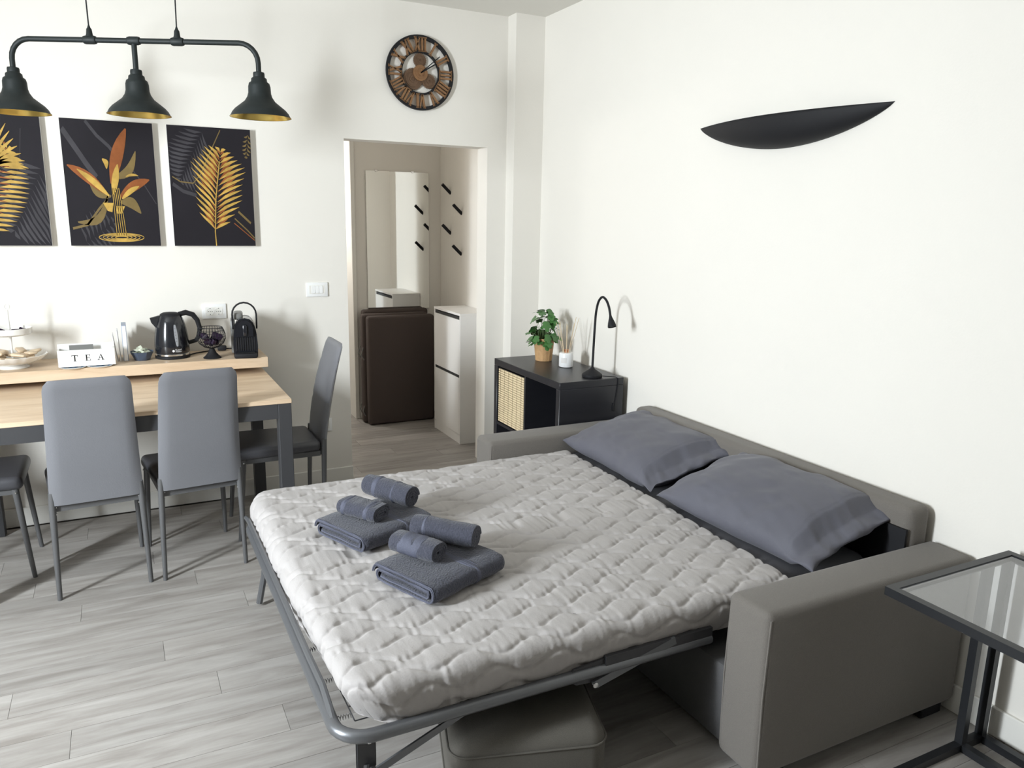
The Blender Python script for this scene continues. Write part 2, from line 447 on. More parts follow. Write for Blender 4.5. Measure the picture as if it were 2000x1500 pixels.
def quilt():
    # unfolded sheet: a runs from the foot hem over the top to the head edge, b from the near hem across to the far hem
    X0, X1, Y0, Y1, ZT = .392, 1.875, 1.590, 3.098, .482
    rr = .05; drop = .118
    na, nb = 500, 560
    La = drop + (X1-X0); Lb = (Y1-Y0) + 2*drop
    a = np.linspace(-drop, X1-X0, na); b = np.linspace(-drop, (Y1-Y0)+drop, nb)
    A, B = np.meshgrid(a, b, indexing='ij')
    skew = .05*(B/(Y1-Y0)-.45)                            # the head edge is not quite square
    def fold(t, n):                                        # returns (outward position, drop, normal angle)
        arc = rr*PI/2
        s = np.clip(rr - t + (arc-rr), 0, None)            # distance walked past the start of the bend
        th = np.clip(s/rr, 0, PI/2)
        down = rr*(1-np.cos(th)) + np.clip(s-arc, 0, None)
        pos = np.where(s > 0, rr - rr*np.sin(th), t - (arc-rr))
        return pos, down, th
    px, dx, tx = fold(A, 0)
    near, dn, tn = fold(B, 0)
    far, df, tf = fold((Y1-Y0)-B, 0)
    half = (Y1-Y0)/2
    Yp = np.where(B < half, Y0+near, Y1-far); dy = np.where(B < half, dn, df); ty = np.where(B < half, -tn, tf)
    Xp = X0 + px
    Xp = Xp + skew*np.clip(px/(X1-X0), 0, 1)
    down = np.maximum(dx, dy) + .25*np.minimum(dx, dy)
    down = np.minimum(down, drop + .006*vnoise(A*9, B*9, 5))
    # stitching: wavy lines along the bed, neighbouring rows in counter-phase
    s = .070
    k = np.round(B/s)
    best = np.full(A.shape, 9.)
    for dk in (-1, 0, 1):
        kk = k+dk
        line = kk*s + .019*np.sin(2*PI*(A+.02*vnoise(A*2, B*2, 6))/.19 + kk*PI*.62) + .007*vnoise(A*3, B*3, 2)
        best = np.minimum(best, np.abs(B-line))
    puff = .0050*(1-np.exp(-(best/.0075)**2)) + .0030*(1-np.exp(-(best/.022)**2)) - .003
    wr = np.exp(-(best/.020)**2)                                        # puckers run off the seams
    amt = .55+.45*vnoise(A*4, B*4, 12)
    puck = .0040*vnoise(A*48+7, B*9, 3)*(.30+.70*wr)*amt + .0016*vnoise(A*90, B*26, 4)*(.3+wr)
    big = .0045*vnoise(A*2.3, B*2.3, 8) + .0022*vnoise(A*9, B*8, 9)
    hgt = puff + puck + big
    nx = -np.sin(tx); ny = np.where(B < half, -np.sin(tn), np.sin(tf)); nz = np.maximum(np.cos(tx)*np.cos(ty), .0)
    ln = np.sqrt(nx*nx+ny*ny+nz*nz)+1e-6
    V = np.stack([Xp + nx/ln*hgt, Yp + ny/ln*hgt, ZT - down + nz/ln*hgt], -1)
    # rounded corners at the foot, lower hem drawn in towards the open corner
    rc = .10
    for near_side in (True, False):
        cx = X0+rc; cy = Y0+rc if near_side else Y1-rc
        u = (cx-V[..., 0])/rc; v = ((cy-V[..., 1]) if near_side else (V[..., 1]-cy))/rc
        m_ = (u > 0) & (v > 0)
        uu = np.clip(u, 0, 1.1); vv = np.clip(v, 0, 1.1)
        u2 = uu*np.sqrt(np.clip(1-vv*vv/2, .05, 1)); v2 = vv*np.sqrt(np.clip(1-uu*uu/2, .05, 1))
        V[..., 0] = np.where(m_, cx-u2*rc, V[..., 0]); V[..., 1] = np.where(m_, (cy-v2*rc) if near_side else (cy+v2*rc), V[..., 1])
    low = np.clip(down/drop, 0, 1)
    V[..., 0] += .050*low**1.5*np.clip((2.35-V[..., 1])/.6, 0, 1)*np.clip((.75-V[..., 0])/.3, 0, 1)
    V[..., 1] += .022*low**1.5*np.clip((2.0-V[..., 1])/.3, 0, 1)
    # hem tucked in along the head edge
    V[-1, :, 2] -= .010; V[-2, :, 2] -= .004
    o = grid_mesh('quilt', V, na, nb, M['quilt'])
    tag(o, 'light grey quilted bedspread with wavy stitching spread over the sofa bed', 'quilt')
quilt()

def pillow(name, label, loc, sx, sy, T, tilt, rz, seed, hem):
    n, m = 90, 120
    u = np.linspace(-1, 1, n); v = np.linspace(-1, 1, m); U, Vv = np.meshgrid(u, v, indexing='ij')
    def side(sgn):
        e = np.clip((1-np.abs(U)**2.6), 0, 1)**.55*np.clip((1-np.abs(Vv)**3.2), 0, 1)**.55
        flat = np.where((Vv*hem) > .80, .30 + .70*np.clip((1-(Vv*hem))/.2, 0, 1)*0, 1.)     # limp hem flap at one end
        flat = 1-.62*np.clip(((Vv*hem)-.72)/.12, 0, 1)
        z = sgn*T/2*e*flat
        wr = (1-e)*.6+.25
        z = z + (.012*vnoise(U*3+seed, Vv*4, seed) + .011*vnoise(U*3+Vv*6, Vv*3-U*2, seed+1) + .006*vnoise(U*9-Vv*5, Vv*4+U*3, seed+9))*wr*(1 if sgn > 0 else .3)*np.clip(e*4, 0, 1)
        seam = np.exp(-(((Vv*hem)-.70)/.010)**2)*.003
        z = z - sgn*seam
        pin = 1-.055*np.abs(Vv)**2*(1-np.abs(U)**4)
        pin2 = 1-.05*np.abs(U)**2*(1-np.abs(Vv)**4)
        X = U*sx/2*(1-.04*(1-np.abs(Vv)**2))*pin2 + .006*vnoise(Vv*5, U*2, seed+3); Y = Vv*sy/2*pin*(1) + .006*vnoise(U*5, Vv*2, seed+4)
        edge = (1-np.clip(e*3, 0, 1))*.012*vnoise(Vv*6+U*2, U*5, seed+6)
        return np.stack([X, Y, z+edge], -1)
    top, bot = side(1), side(-1)
    V = np.concatenate([top.reshape(-1, 3), bot.reshape(-1, 3)])
    idx = np.arange(n*m).reshape(n, m)
    q = np.stack([idx[:-1,:-1], idx[1:,:-1], idx[1:,1:], idx[:-1,1:]], -1).reshape(-1, 4)
    q2 = (q+n*m)[:, ::-1]
    me = bpy.data.meshes.new(name); me.from_pydata(V.tolist(), [], np.concatenate([q, q2]).tolist())
    bm = bmesh.new(); bm.from_mesh(me); bmesh.ops.remove_doubles(bm, verts=bm.verts[:], dist=.0008); bm.to_mesh(me); bm.free()
    me.shade_smooth(); me.materials.append(M['pillow'])
    o = link(name, me); o.location = loc; o.rotation_euler = (0, tilt, rz)
    return tag(o, label, 'pillow', 'pillows at the head of the sofa bed')
pillow('pillow', 'slate grey pillow with open hem, beside the armrest next to the glass side table', (2.075, 1.945, .572), .48, .765, .195, R(-14), R(2), 11, -1)
pillow('pillow', 'slate grey pillow at the head of the bed, on the black shelf unit side', (2.085, 2.730, .570), .48, .745, .18, R(-14), R(-2), 23, -1)

def stadium_spiral(w_, r0, pitch, turns, n=28):
    """flattened roll: half straight length w_, outer radius r0"""
    pts = []; N = int(turns*n)
    for i in range(N+1):
        t = i/n; q = 2*PI*t; r = r0 - pitch*t
        if r < pitch*.6: break
        c, s = math.cos(q), math.sin(q)
        pts.append(((w_*max(.0, 1-.05*t))*max(-1, min(1, c*3)) + r*c, r*s))
    return pts
def ribbon(pts, th, L, name, mat, parent, taper=.0, seed=1, wob=.002):
    """thick ribbon following a 2D path (y, z) extruded along x"""
    nL = 24
    P2 = [Vector((p[0], p[1])) for p in pts]; N = len(P2); inner = []; outer = []
    for i, p in enumerate(P2):
        t = (P2[min(i+1, N-1)]-P2[max(i-1, 0)]).normalized(); nn = Vector((-t.y, t.x))
        outer.append(p); inner.append(p + nn*th)
    loop = outer + inner[::-1]; K = len(loop)
    rn = np.random.RandomState(seed)
    vs = []; fs = []
    for j in range(nL+1):
        s = j/nL; x = (s-.5)*L
        end = min(s, 1-s)*L
        sc = 1 - .06*max(0, 1-end/.012)
        for p in loop:
            dz = wob*math.sin(9*s+p.x*40+seed) + wob*.6*math.sin(23*s+p.y*90)
            vs.append((x, p.x*sc, p.y*sc+dz))
    for j in range(nL):
        for i in range(K):
            k = (i+1) % K
            fs.append((j*K+i, j*K+k, (j+1)*K+k, (j+1)*K+i))
    for j in (0, nL):
        for i in range(N-1):
            a, b, c, d = i, i+1, K-2-i, K-1-i
            fs.append(tuple(j*K+q for q in ((a, b, c, d) if j else (d, c, b, a))))
    mb = MB().add(vs, fs)
    return mb.build(name, mat, parent, angle=60)
ZQ = .484
def bath_towel(label, loc, rz, seed):
    t = thing('bath_towel', label, 'towel', (loc[0], loc[1], ZQ), rz, 'slate towels on the quilt')
    o = ribbon(stadium_spiral(.112, .034, .0140, 2.2), .0085, .31, 'folded_cloth', M['towel'], t, seed=seed, wob=.0016); o.location = (0, 0, .036)
    h_ = ribbon(stadium_spiral(.1122, .0343, .0140, 2.2), .0030, .006, 'hem', M['towelband'], t, seed=seed, wob=.0016); h_.location = (-.1535, 0, .036)
    b = ribbon([(p[0], p[1]) for p in stadium_spiral(.1126, .0352, .0135, .97)], .0016, .035, 'woven_band', M['towelband'], t, seed=seed, wob=.0012); b.location = (.03, 0, .036)
    return t
def roll_towel(label, loc, rz, R0, L, seed, flat=.0, bands=((-.05,.03),(.04,.02)), z=None):
    t = thing('hand_towel', label, 'towel', (loc[0], loc[1], ZQ+.064 if z is None else z), rz, 'slate towels on the quilt')
    sp = stadium_spiral(flat, R0, .0088, 4.2)
    o = ribbon(sp, .0076, L, 'rolled_cloth', M['towel'], t, seed=seed, wob=.0010); o.location = (0, 0, R0)
    for (bx, bw) in bands:
        b = ribbon(stadium_spiral(flat, R0+.0012, .0088, .98), .0016, bw, 'woven_band', M['towelband'], t, seed=seed, wob=.0010); b.location = (bx, 0, R0)
    return t
def yawof(p, q): return math.atan2(q[1]-p[1], q[0]-p[0])
bath_towel('folded slate bath towel under the towel pair nearer the dining table', (.732, 2.475), R(23), 1)
bath_towel('folded slate bath towel under the towel pair farther from the dining table', (.812, 2.055), R(23), 2)
roll_towel('larger rolled slate towel with two bands, on the stack nearer the dining table', (.822, 2.585), yawof((.759,2.696),(.867,2.485)), .043, .225, 3)
roll_towel('smaller flattened slate towel with two bands, on the stack nearer the dining table', (.690, 2.478), yawof((.655,2.543),(.741,2.412)), .031, .165, 4, flat=.020, bands=((-.055,.03),(.045,.03)))
roll_towel('larger rolled slate towel with one band, on the stack farther from the dining table', (.868, 2.158), yawof((.792,2.233),(.925,2.071)), .041, .225, 5, bands=((-.06,.025),))
roll_towel('smaller slate towel with one broad band, on the stack farther from the dining table', (.752, 2.098), yawof((.736,2.173),(.822,2.031)), .034, .170, 6, flat=.010, bands=((-.01,.09),))

# pouf under the bed
pf = MB().rbox(-.215, .215, -.22, .22, .0, .235, .05, 5).build('pouf', M['poufm'])
pf.location = (.935, 1.765, .004); pf.rotation_euler = (0, 0, R(-17))
tag(pf, 'low dark taupe fabric pouf on the floor under the sofa bed frame', 'pouf')
mb = MB()
for z in (.195, .04):
    pts = []
    for (cx, cy, a0) in ((.165,.17,0), (-.165,.17,90), (-.165,-.17,180), (.165,-.17,270)):
        pts += [(cx+.0512*math.cos(R(a0+i*18)), cy+.0512*math.sin(R(a0+i*18)), z) for i in range(6)]
    mb.tube(pts, .003, 6, closed=True)
mb.build('piping', M['poufm'], pf)

# ------------------------------------------------------------------ glass side table
def side_table():
    t = thing('side_table', 'black metal side table with clear glass top beside the sofa armrest', 'side table', (2.04, 1.05, 0))
    inv = world_part(t); b = .024
    def P(mb, n, m, **k): mb.xform(inv); return mb.build(n, m, t, smooth=False, **k)
    x0, x1, y0, y1, zt = 1.765, 2.312, .865, 1.237, .632
    P(MB().box(x0, x1, y1-b, y1, zt-b, zt), 'top_rail', M['blackm']); P(MB().box(x0, x1, y0, y0+b, zt-b, zt), 'top_rail', M['blackm'])
    P(MB().box(x0, x0+b, y0+b, y1-b, zt-b, zt), 'top_rail', M['blackm']); P(MB().box(x1-b, x1, y0+b, y1-b, zt-b, zt), 'top_rail', M['blackm'])
    P(MB().box(x0+b+.001, x1-b-.001, y0+b+.001, y1-b-.001, zt-.010, zt-.003), 'glass_top', M['glasst'])
    for x in (2.188, 2.288):
        P(MB().box(x, x+b, y1-b, y1, .0, zt-b), 'leg', M['blackm'])
        P(MB().box(x, x+b, y0, y1-b, 0, b), 'base_rail', M['blackm'])
    P(MB().box(x0, 2.188, y1-b, y1, 0, b), 'base_rail', M['blackm']); P(MB().box(2.212, 2.288, y1-b, y1, 0, b), 'base_rail', M['blackm'])
    P(MB().box(2.188, 2.312, y0-b, y0, 0, b), 'base_rail', M['blackm'])
side_table()

# ------------------------------------------------------------------ black cube shelf unit and what stands on it
def console():
    x0, x1, y0, y1, h, t_ = 1.938, 2.328, 3.268, 4.036, .77, .038
    c = thing('shelf_unit', 'black cube shelf unit with bamboo front in the corner by the pillar', 'shelf unit', ((x0+x1)/2, (y0+y1)/2, 0))
    inv = world_part(c)
    def P(mb, n, m, label=None, **k): mb.xform(inv); return mb.build(n, m, c, label=label, **k)
    P(MB().rbox(x0, x1, y0, y1, h-t_, h, .002, 1), 'top', M['kallax']); P(MB().rbox(x0, x1, y0, y1, 0, t_, .002, 1), 'bottom', M['kallax'])
    P(MB().rbox(x0, x1, y0, y0+t_, t_, h-t_, .002, 1), 'side_panel', M['kallax']); P(MB().rbox(x0, x1, y1-t_, y1, t_, h-t_, .002, 1), 'side_panel', M['kallax'])
    ym = (y0+y1)/2
    P(MB().box(x0+.004, x1, ym-.008, ym+.008, t_, h-t_), 'divider', M['kallax'], smooth=False)
    for a, b in ((y0+t_, ym-.008), (ym+.008, y1-t_)):
        P(MB().box(x0+.004, x1, a, b, h/2-.008, h/2+.008), 'shelf_board', M['kallax'], smooth=False)
    P(MB().box(x1-.006, x1-.001, y0+t_, y1-t_, t_, h-t_), 'back_panel', M['kallax'], smooth=False)
    # bamboo fronted box in the upper far cell
    a, b, z0, z1 = ym+.018, y1-t_-.012, h/2+.014, h-t_-.014
    P(MB().box(x0+.014, x0+.30, a, b, z0, z1), 'insert_box', M['kallax'], smooth=False)
    s = MB(); n = 24
    for i in range(n):
        za = z0+(z1-z0)*i/n; s.rbox(x0+.005, x0+.014, a, b, za+.0012, za+(z1-z0)/n-.0012, .0015, 1)
    sl = P(s, 'bamboo_slats', M['rattan'], 'pale bamboo slat front'); sl['kind'] = 'stuff'
    s = MB()
    for i in range(6):
        y = a+(b-a)*(i+.5)/6
        s.tube([(x0+.004, y, z0), (x0+.004, y, z1)], .0009, 5)
    P(s, 'binding_thread', M['rattand'])
console()

def plant():
    t = thing('potted_plant', 'small green potted plant in a woven seagrass basket on the shelf unit', 'plant', (2.175, 3.865, .771))
    prof = [(.046,0)] + [(.047+.013*i/40, .132*i/40) for i in range(41)] + [(.0545,.132), (.050,.112)]
    MB().lathe(prof, 56, rfun=lambda r, z, q: r + (.0016*math.sin(z/.132*PI*22)*math.cos(q*14+math.floor(z/.006)*PI) if r > .0466 and z > .001 and z < .131 else 0)).build('basket', M['basket'], t)
    MB().lathe([(.0,.108), (.050,.106)], 24, cap=False).build('soil', M['soil'], t)
    rg = random.Random(8)
    # lobed leaf
    out = []
    for i in range(25):
        q = -PI*.94 + 2*PI*.94*i/24
        rad = .030*(.62+.38*abs(math.cos(q*2.5)))*(1.15 if abs(q) < .5 else .9)
        out.append((rad*math.cos(q)+.012, rad*math.sin(q)))
    vs = [(-.012, 0, 0)] + [(a, b, -.006*(abs(b)/.03)-.10*a*a/.03) for a, b in out]
    fs = [(0, i, i+1) for i in range(1, 25)]
    me = bpy.data.meshes.new('leaf'); me.from_pydata(vs, [], fs); me.materials.append(M['leaf']); me.shade_smooth()
    stems = MB()
    for i in range(64):
        q = rg.uniform(0, 2*PI); hgt = rg.choice([rg.uniform(.10,.17), rg.uniform(.15,.30)]); rad = rg.uniform(.02, .088)*(1.05-.45*max(0, (hgt-.18)/.12))
        if hgt < .15: rad = rg.uniform(.055, .09)
        p = Vector((rad*math.cos(q), rad*math.sin(q), hgt))
        if p.y < -.03 and p.z < .13 and rg.random() < .6: p.z += .07
        b = Vector((p.x*.25, p.y*.25, .106))
        mid = (p+b)/2 + Vector((0, 0, .02))
        stems.tube([b, mid, p], .0013, 5)
        o = link('leaf', me, t); o.location = p
        o.rotation_euler = (rg.uniform(-.5,.5), rg.uniform(.1, 1.0), q+rg.uniform(-.6,.6)); s = rg.uniform(.75, 1.15); o.scale = (s, s, s)
    stems.build('stems', M['stem'], t)
plant()

def diffuser():
    t = thing('reed_diffuser', 'white glass reed diffuser with thin sticks on the shelf unit', 'diffuser', (2.193, 3.640, .771))
    MB().lathe([(.030,0), (.038,.002), (.040,.006), (.040,.074), (.037,.080), (.014,.082)], 36).build('jar', M['candle'], t)
    MB().lathe([(.012,.081), (.013,.083), (.013,.098), (.011,.099)], 20).build('collar', M['copper'], t)
    lb = MB()
    for k in range(8):
        q0, q1 = R(196+k*6), R(196+k*6+6)
        lb.add([(.0404*math.cos(q0), .0404*math.sin(q0), .026), (.0404*math.cos(q1), .0404*math.sin(q1), .026), (.0404*math.cos(q1), .0404*math.sin(q1), .056), (.0404*math.cos(q0), .0404*math.sin(q0), .056)], [(0,1,2,3)])
    lb.build('paper_label', M['label'], t)
    rg = random.Random(2)
    for i in range(8):
        q = i*2*PI/8+.3; a = rg.uniform(.035, .075)
        MB().tube([(.004*math.cos(q), .004*math.sin(q), .02), (a*math.cos(q), a*math.sin(q), rg.uniform(.235,.275))], .0015, 6).build('reed', M['reed'], t)
diffuser()

def desk_lamp():
    t = thing('desk_lamp', 'slim black gooseneck desk lamp on the shelf unit', 'lamp', (2.178, 3.345, .771))
    MB().lathe([(.0,0), (.052,0), (.054,.004), (.053,.014), (.045,.020), (.022,.036), (.010,.046), (.0085,.05)], 40).build('base', M['black'], t)
    neck = [(0,0,.046), (.002,.0,.15), (.006,0,.30), (.008,-.006,.36), (.008,-.024,.402), (.008,-.055,.424), (.008,-.090,.412), (.008,-.118,.378), (.008,-.134,.335)]
    # smooth
    P = [Vector(p) for p in neck]; sm = []
    for i in range(len(P)-1):
        p0 = P[max(i-1,0)]; p1 = P[i]; p2 = P[i+1]; p3 = P[min(i+2, len(P)-1)]
        for k in range(5):
            u = k/5; sm.append(.5*((2*p1)+(-p0+p2)*u+(2*p0-5*p1+4*p2-p3)*u*u+(-p0+3*p1-3*p2+p3)*u**3))
    sm.append(P[-1])
    MB().tube(sm, .0062, 10).build('neck', M['black'], t)
    d = (P[-1]-P[-2]).normalized(); m = Matrix.Translation(P[-1]-d*.004) @ d.to_track_quat('Z', 'Y').to_matrix().to_4x4()
    hd = MB().lathe([(.0062,0), (.009,.012), (.018,.038), (.0215,.052), (.0215,.060), (.0195,.061), (.0190,.054)], 28, cap=False).xform(m).build('head', M['black'], t)
    MB().lathe([(.0,.055), (.019,.056)], 24, cap=False).xform(m).build('lens', M['lens'], hd)
    cab = MB().tube([(.03,-.02,.006), (.07,-.05,.005), (.100,-.070,.004), (.112,-.0795,-.003), (.112,-.081,-.03), (.106,-.081,-.09), (.098,-.081,-.135)], .0022, 6)
    c = cab.build('cable', M['black'], t)
    MB().rbox(.084, .098, -.0835, -.0785, -.178, -.134, .002, 1).build('cable_switch', M['black'], c)
desk_lamp()

# ------------------------------------------------------------------ wall lamp on the right wall
def wall_lamp():
    t = thing('wall_lamp', 'long black crescent shaped uplight on the right wall above the bed', 'lamp', (XR, 2.34, 1.985))
    n, m = 60, 14; L = .49
    Vo = []
    for i in range(n+1):
        s = -1+2*i/n; f = max(0, 1-abs(s)**1.9); y = s*L
        sk = -.10
        for j in range(m+1):
            u = j/m; q = u*PI/2
            out = .105*f*math.cos(q)**.8 + .0015; dn = .118*f**.8*math.sin(q)
            Vo.append((-out, y, -dn + .012*s*0))
    fs = []
    for i in range(n):
        for j in range(m):
            a = i*(m+1)+j; fs.append((a, a+m+1, a+m+2, a+1))
    o = MB().add(Vo, fs).build('shade', M['black'], t)
    md = o.modifiers.new('thickness', 'SOLIDIFY'); md.thickness = .002; md.offset = 0
    MB().rbox(-.035, -.0005, -.16, .16, -.07, -.02, .004, 1).build('socket_box', M['white'], t)
wall_lamp()

# ------------------------------------------------------------------ wall clock
def clock():
    t = thing('wall_clock', 'round black and bronze skeleton clock with roman numerals above the doorway', 'clock', (1.611, WB, 2.377))
    fn = lambda a, b, d: (a, -d, b)
    MB().ring(.202, .182, .008, .022, fn, 72).build('outer_ring', M['black'], t)
    MB().ring(.120, .108, .008, .022, fn, 60).build('inner_ring', M['black'], t)
    def bar(mb, x0, y0, x1, y1, w_):
        d = Vector((x1-x0, y1-y0)).normalized(); p = Vector((-d.y, d.x))*w_/2
        return [(x0+p.x, y0+p.y), (x0-p.x, y0-p.y), (x1-p.x, y1-p.y), (x1+p.x, y1+p.y)]
    H = .036
    def glyph(ch, cx):
        if ch == 'I': return [bar(None, cx, -H, cx, H, .010), bar(None, cx-.010, H, cx+.010, H, .006), bar(None, cx-.010, -H, cx+.010, -H, .006)], .018
        if ch == 'V': return [bar(None, cx-.014, H, cx, -H, .011), bar(None, cx+.014, H, cx, -H, .006), bar(None, cx-.021, H, cx-.006, H, .006), bar(None, cx+.008, H, cx+.021, H, .006)], .036
        return [bar(None, cx-.014, H, cx+.014, -H, .011), bar(None, cx+.014, H, cx-.014, -H, .006), bar(None, cx-.021, H, cx-.006, H, .006), bar(None, cx+.007, H, cx+.021, H, .006), bar(None, cx-.021, -H, cx-.007, -H, .006), bar(None, cx+.006, -H, cx+.021, -H, .006)], .038
    W = {'I': .018, 'V': .036, 'X': .038}
    for k, s in enumerate(['XII','I','II','III','IIII','V','VI','VII','VIII','IX','X','XI']):
        q = -R(30*k); tot = sum(W[c] for c in s); sc = min(1, .082/tot); x = -tot/2; mb = MB()
        for c in s:
            polys, w_ = glyph(c, x+W[c]/2); x += W[c]
            for p in polys:
                pp = [(a*sc, b+.151) for a, b in p]
                pp = [(a*math.cos(q)-b*math.sin(q), a*math.sin(q)+b*math.cos(q)) for a, b in pp]
                mb.prism(pp, .010, .026, fn)
        mb.build('numeral', M['bronze'], t, smooth=False)
    def gear(cx, cy, r, teeth, d0, d1):
        mb = MB(); pts = []
        for i in range(teeth*4):
            q = 2*PI*i/(teeth*4); rr = r if (i % 4) < 2 else r*.91; pts.append((cx+rr*math.cos(q), cy+rr*math.sin(q)))
        mb.prism(pts, d0, d1, fn)
        g = lambda a, b, d: (cx+a, -d, cy+b)
        mb.ring(r*.72, r*.62, d1, d1+.003, g, 32); mb.ring(r*.32, r*.18, d1, d1+.004, g, 24)
        return mb.build('gear', M['gearm'], t, smooth=False)
    gear(0, .068, .040, 22, .006, .012); gear(-.042, -.035, .060, 40, .006, .011); gear(.052, -.040, .042, 26, .008, .014)
    mb = MB(); mb.prism([(.043*math.cos(2*PI*i/40), .043*math.sin(2*PI*i/40)) for i in range(40)], .010, .022, fn); mb.ring(.030, .024, .022, .025, fn); mb.ring(.014, .001, .022, .027, fn)
    mb.build('hub', M['bronze'], t, smooth=False)
    for (ang, L, w_) in ((50, .150, .005), (59, .105, .007)):
        q = R(90-ang)
        MB().prism(bar(None, 0, 0, L*math.cos(q), L*math.sin(q), w_), .027, .029, fn).build('clock_hand', M['black'], t, smooth=False)
clock()

# ------------------------------------------------------------------ pictures
def frond(mb, base, tip, n, width, droop, lw, rise=.5, jag=0, taper=1., start=.0):
    """palm leaf as flat polygons: leaflets off a spine, in picture coordinates"""
    b = Vector(base); t = Vector(tip); ax = (t-b); Ln = ax.length; ax.normalize(); pr = Vector((-ax.y, ax.x))
    polys = []
    for i in range(n):
        s = start + (1-start)*(i+.5)/n; o = b + ax*Ln*s
        prof = math.sin(PI*min(1, .16+.84*s)**taper)**.7
        for sd in (-1, 1):
            L = width*prof*(1+jag*math.sin(i*7.3+sd))
            d = (pr*sd + ax*rise).normalized(); e = o + d*L - ax*droop*L
            side = Vector((-d.y, d.x))*lw
            m1 = o + (e-o)*.35 + ax*.012; m2 = o + (e-o)*.7 + ax*.006
            polys.append([tuple(o), tuple(m1+side), tuple(m2+side*.9), tuple(e), tuple(m2-side*.6), tuple(m1-side)])
    return polys
def strip(p, w_):
    P = [Vector(a) for a in p]; L = []; Rr = []
    for i, a in enumerate(P):
        d = (P[min(i+1, len(P)-1)]-P[max(i-1, 0)]).normalized(); n = Vector((-d.y, d.x))*w_/2
        L.append(a+n); Rr.append(a-n)
    return [[tuple(L[i]), tuple(Rr[i]), tuple(Rr[i+1]), tuple(L[i+1])] for i in range(len(P)-1)]
def blade(a, b, w_, bend=0., n=8):
    A, B = Vector(a), Vector(b); d = B-A; n_ = Vector((-d.y, d.x)).normalized(); up = []; lo = []
    for i in range(n+1):
        s = i/n; c = A+d*s+n_*bend*math.sin(PI*s); ww = w_*math.sin(PI*min(1, s*.93+.05))**.8
        up.append(tuple(c+n_*ww/2)); lo.append(tuple(c-n_*ww/2))
    return [up+lo[::-1]]
def picture(name_label, x0, layers):
    z0, z1, w_, th = 1.408, 2.006, .402, .028
    t = thing('canvas_picture', name_label, 'picture', (x0+w_/2, WB, z0), 0, 'black and gold canvas prints')
    MB().rbox(-w_/2, w_/2, -th, -.002, 0, z1-z0, .002, 1).build('canvas_edge', M['canvasw'], t, smooth=False)
    MB().box(-w_/2+.001, w_/2-.001, -th-.0012, -th+.0002, .001, z1-z0-.001).build('canvas_face', M['canvas'], t, smooth=False)
    H = z1-z0
    for li, (mat, polys) in enumerate(layers):
        mb = MB(); d = -th-.0016-.0004*li
        for p in polys:
            pts = [(min(.998, max(.002, a)), min(.998, max(.002, b))) for a, b in p]
            n = len(pts); mb.add([((a-.5)*w_, d, b*H) for a, b in pts], [tuple(range(n))])
        mb.build('printed_leaf', M[mat], t, smooth=False)['kind'] = 'stuff'
# three prints, coordinates 0..1 across and up
g1 = frond(None, (.36,.10), (.66,.76), 18, .34, .1, .012, .55)
g1b = []
for i in range(7): g1b += blade((.40, .48+.02*i), (.66+.03*i, .93-.055*i), .035, .03)
picture('black canvas print with pale gold palm fans, beside the golden bird plant print', -.683,
        [('pgrey', frond(None, (.98,.62), (.62,.10), 13, .42, -.05, .016, .35) + strip([(.62,.45),(.75,.6),(.8,.9)], .006)),
         ('pdim', strip([(.1,.2),(.35,.5),(.5,.98)], .01)), ('pgold', g1), ('pcop', frond(None, (.30,.10), (.62,.80), 16, .20, .1, .006, .55)), ('pgold', g1b)])
rings = []
for rr in (1., .82, .64, .46, .28):
    c = [(.56+.25*rr*math.cos(2*PI*i/40), .070+.034*rr*math.sin(2*PI*i/40)) for i in range(41)]
    rings += strip(c, .006)
stems2 = []
for k in range(5): stems2 += strip([(.51+.026*k, .085), (.505+.022*k, .30), (.50+.018*k, .47)], .006)
picture('black canvas print of a golden bird-of-paradise plant above a rippled ring', -.203,
        [('pgrey', strip([(.02,.92),(.14,.78),(.24,.66),(.34,.55)], .05) + strip([(.27,.99),(.38,.88),(.5,.8),(.6,.7)], .03) + strip([(.74,.62),(.86,.5),(.98,.35)], .008) + frond(None, (.15,.02), (.50,.2), 8, .2, .1, .012, .2)),
         ('pdim', blade((.10,.19), (.45,.42), .07, -.10) + blade((.58,.36), (.80,.27), .09, .04) + blade((.53,.55), (.79,.77), .08, -.06) + blade((.48,.40), (.25,.56), .08, .05) + strip([(.04,.14),(.2,.17),(.34,.3),(.44,.38)], .02)),
         ('pcop', blade((.50,.50), (.70,.945), .13, .02) + blade((.44,.42), (.04,.64), .09, -.02) + blade((.58,.40), (.92,.545), .085, .02)),
         ('pgold', stems2 + rings + blade((.505,.42), (.58,.66), .075, .0) + blade((.46,.405), (.14,.61), .055, -.01) + blade((.60,.385), (.80,.49), .045, .01) + blade((.42,.70), (.46,.62), .05, .02) + blade((.66,.565), (.80,.575), .022, .01) + [[(.385,.35),(.50,.35),(.48,.275),(.43,.285)], [(.525,.325),(.625,.325),(.585,.265),(.535,.265)]])])
gf = frond(None, (.50,.12), (.62,.82), 15, .40, .16, .0135, .75, .08, 1.1)
picture('black canvas print of a single golden palm leaf, nearest the doorway', .262,
        [('pgrey', frond(None, (.42,.97), (.12,.55), 13, .30, -.1, .012, .45) + strip([(.03,.52),(.15,.46),(.3,.43)], .03)),
         ('pdim', strip([(.03,.58),(.12,.54),(.27,.53),(.36,.60),(.5,.8),(.63,.98)], .010) + strip([(.75,.24),(.9,.14),(.99,.07)], .012) + strip([(.8,.30),(.95,.2)], .02) + frond(None, (.97,.97), (.93,.76), 6, .07, 0, .008, .6)),
         ('pcop', frond(None, (.50,.12), (.62,.80), 13, .30, .10, .012, .95) + strip([(.74,.20),(.99,.05)], .008)),
         ('pgold', gf + strip([(.505,.0),(.50,.12),(.53,.4),(.60,.72)], .012))])

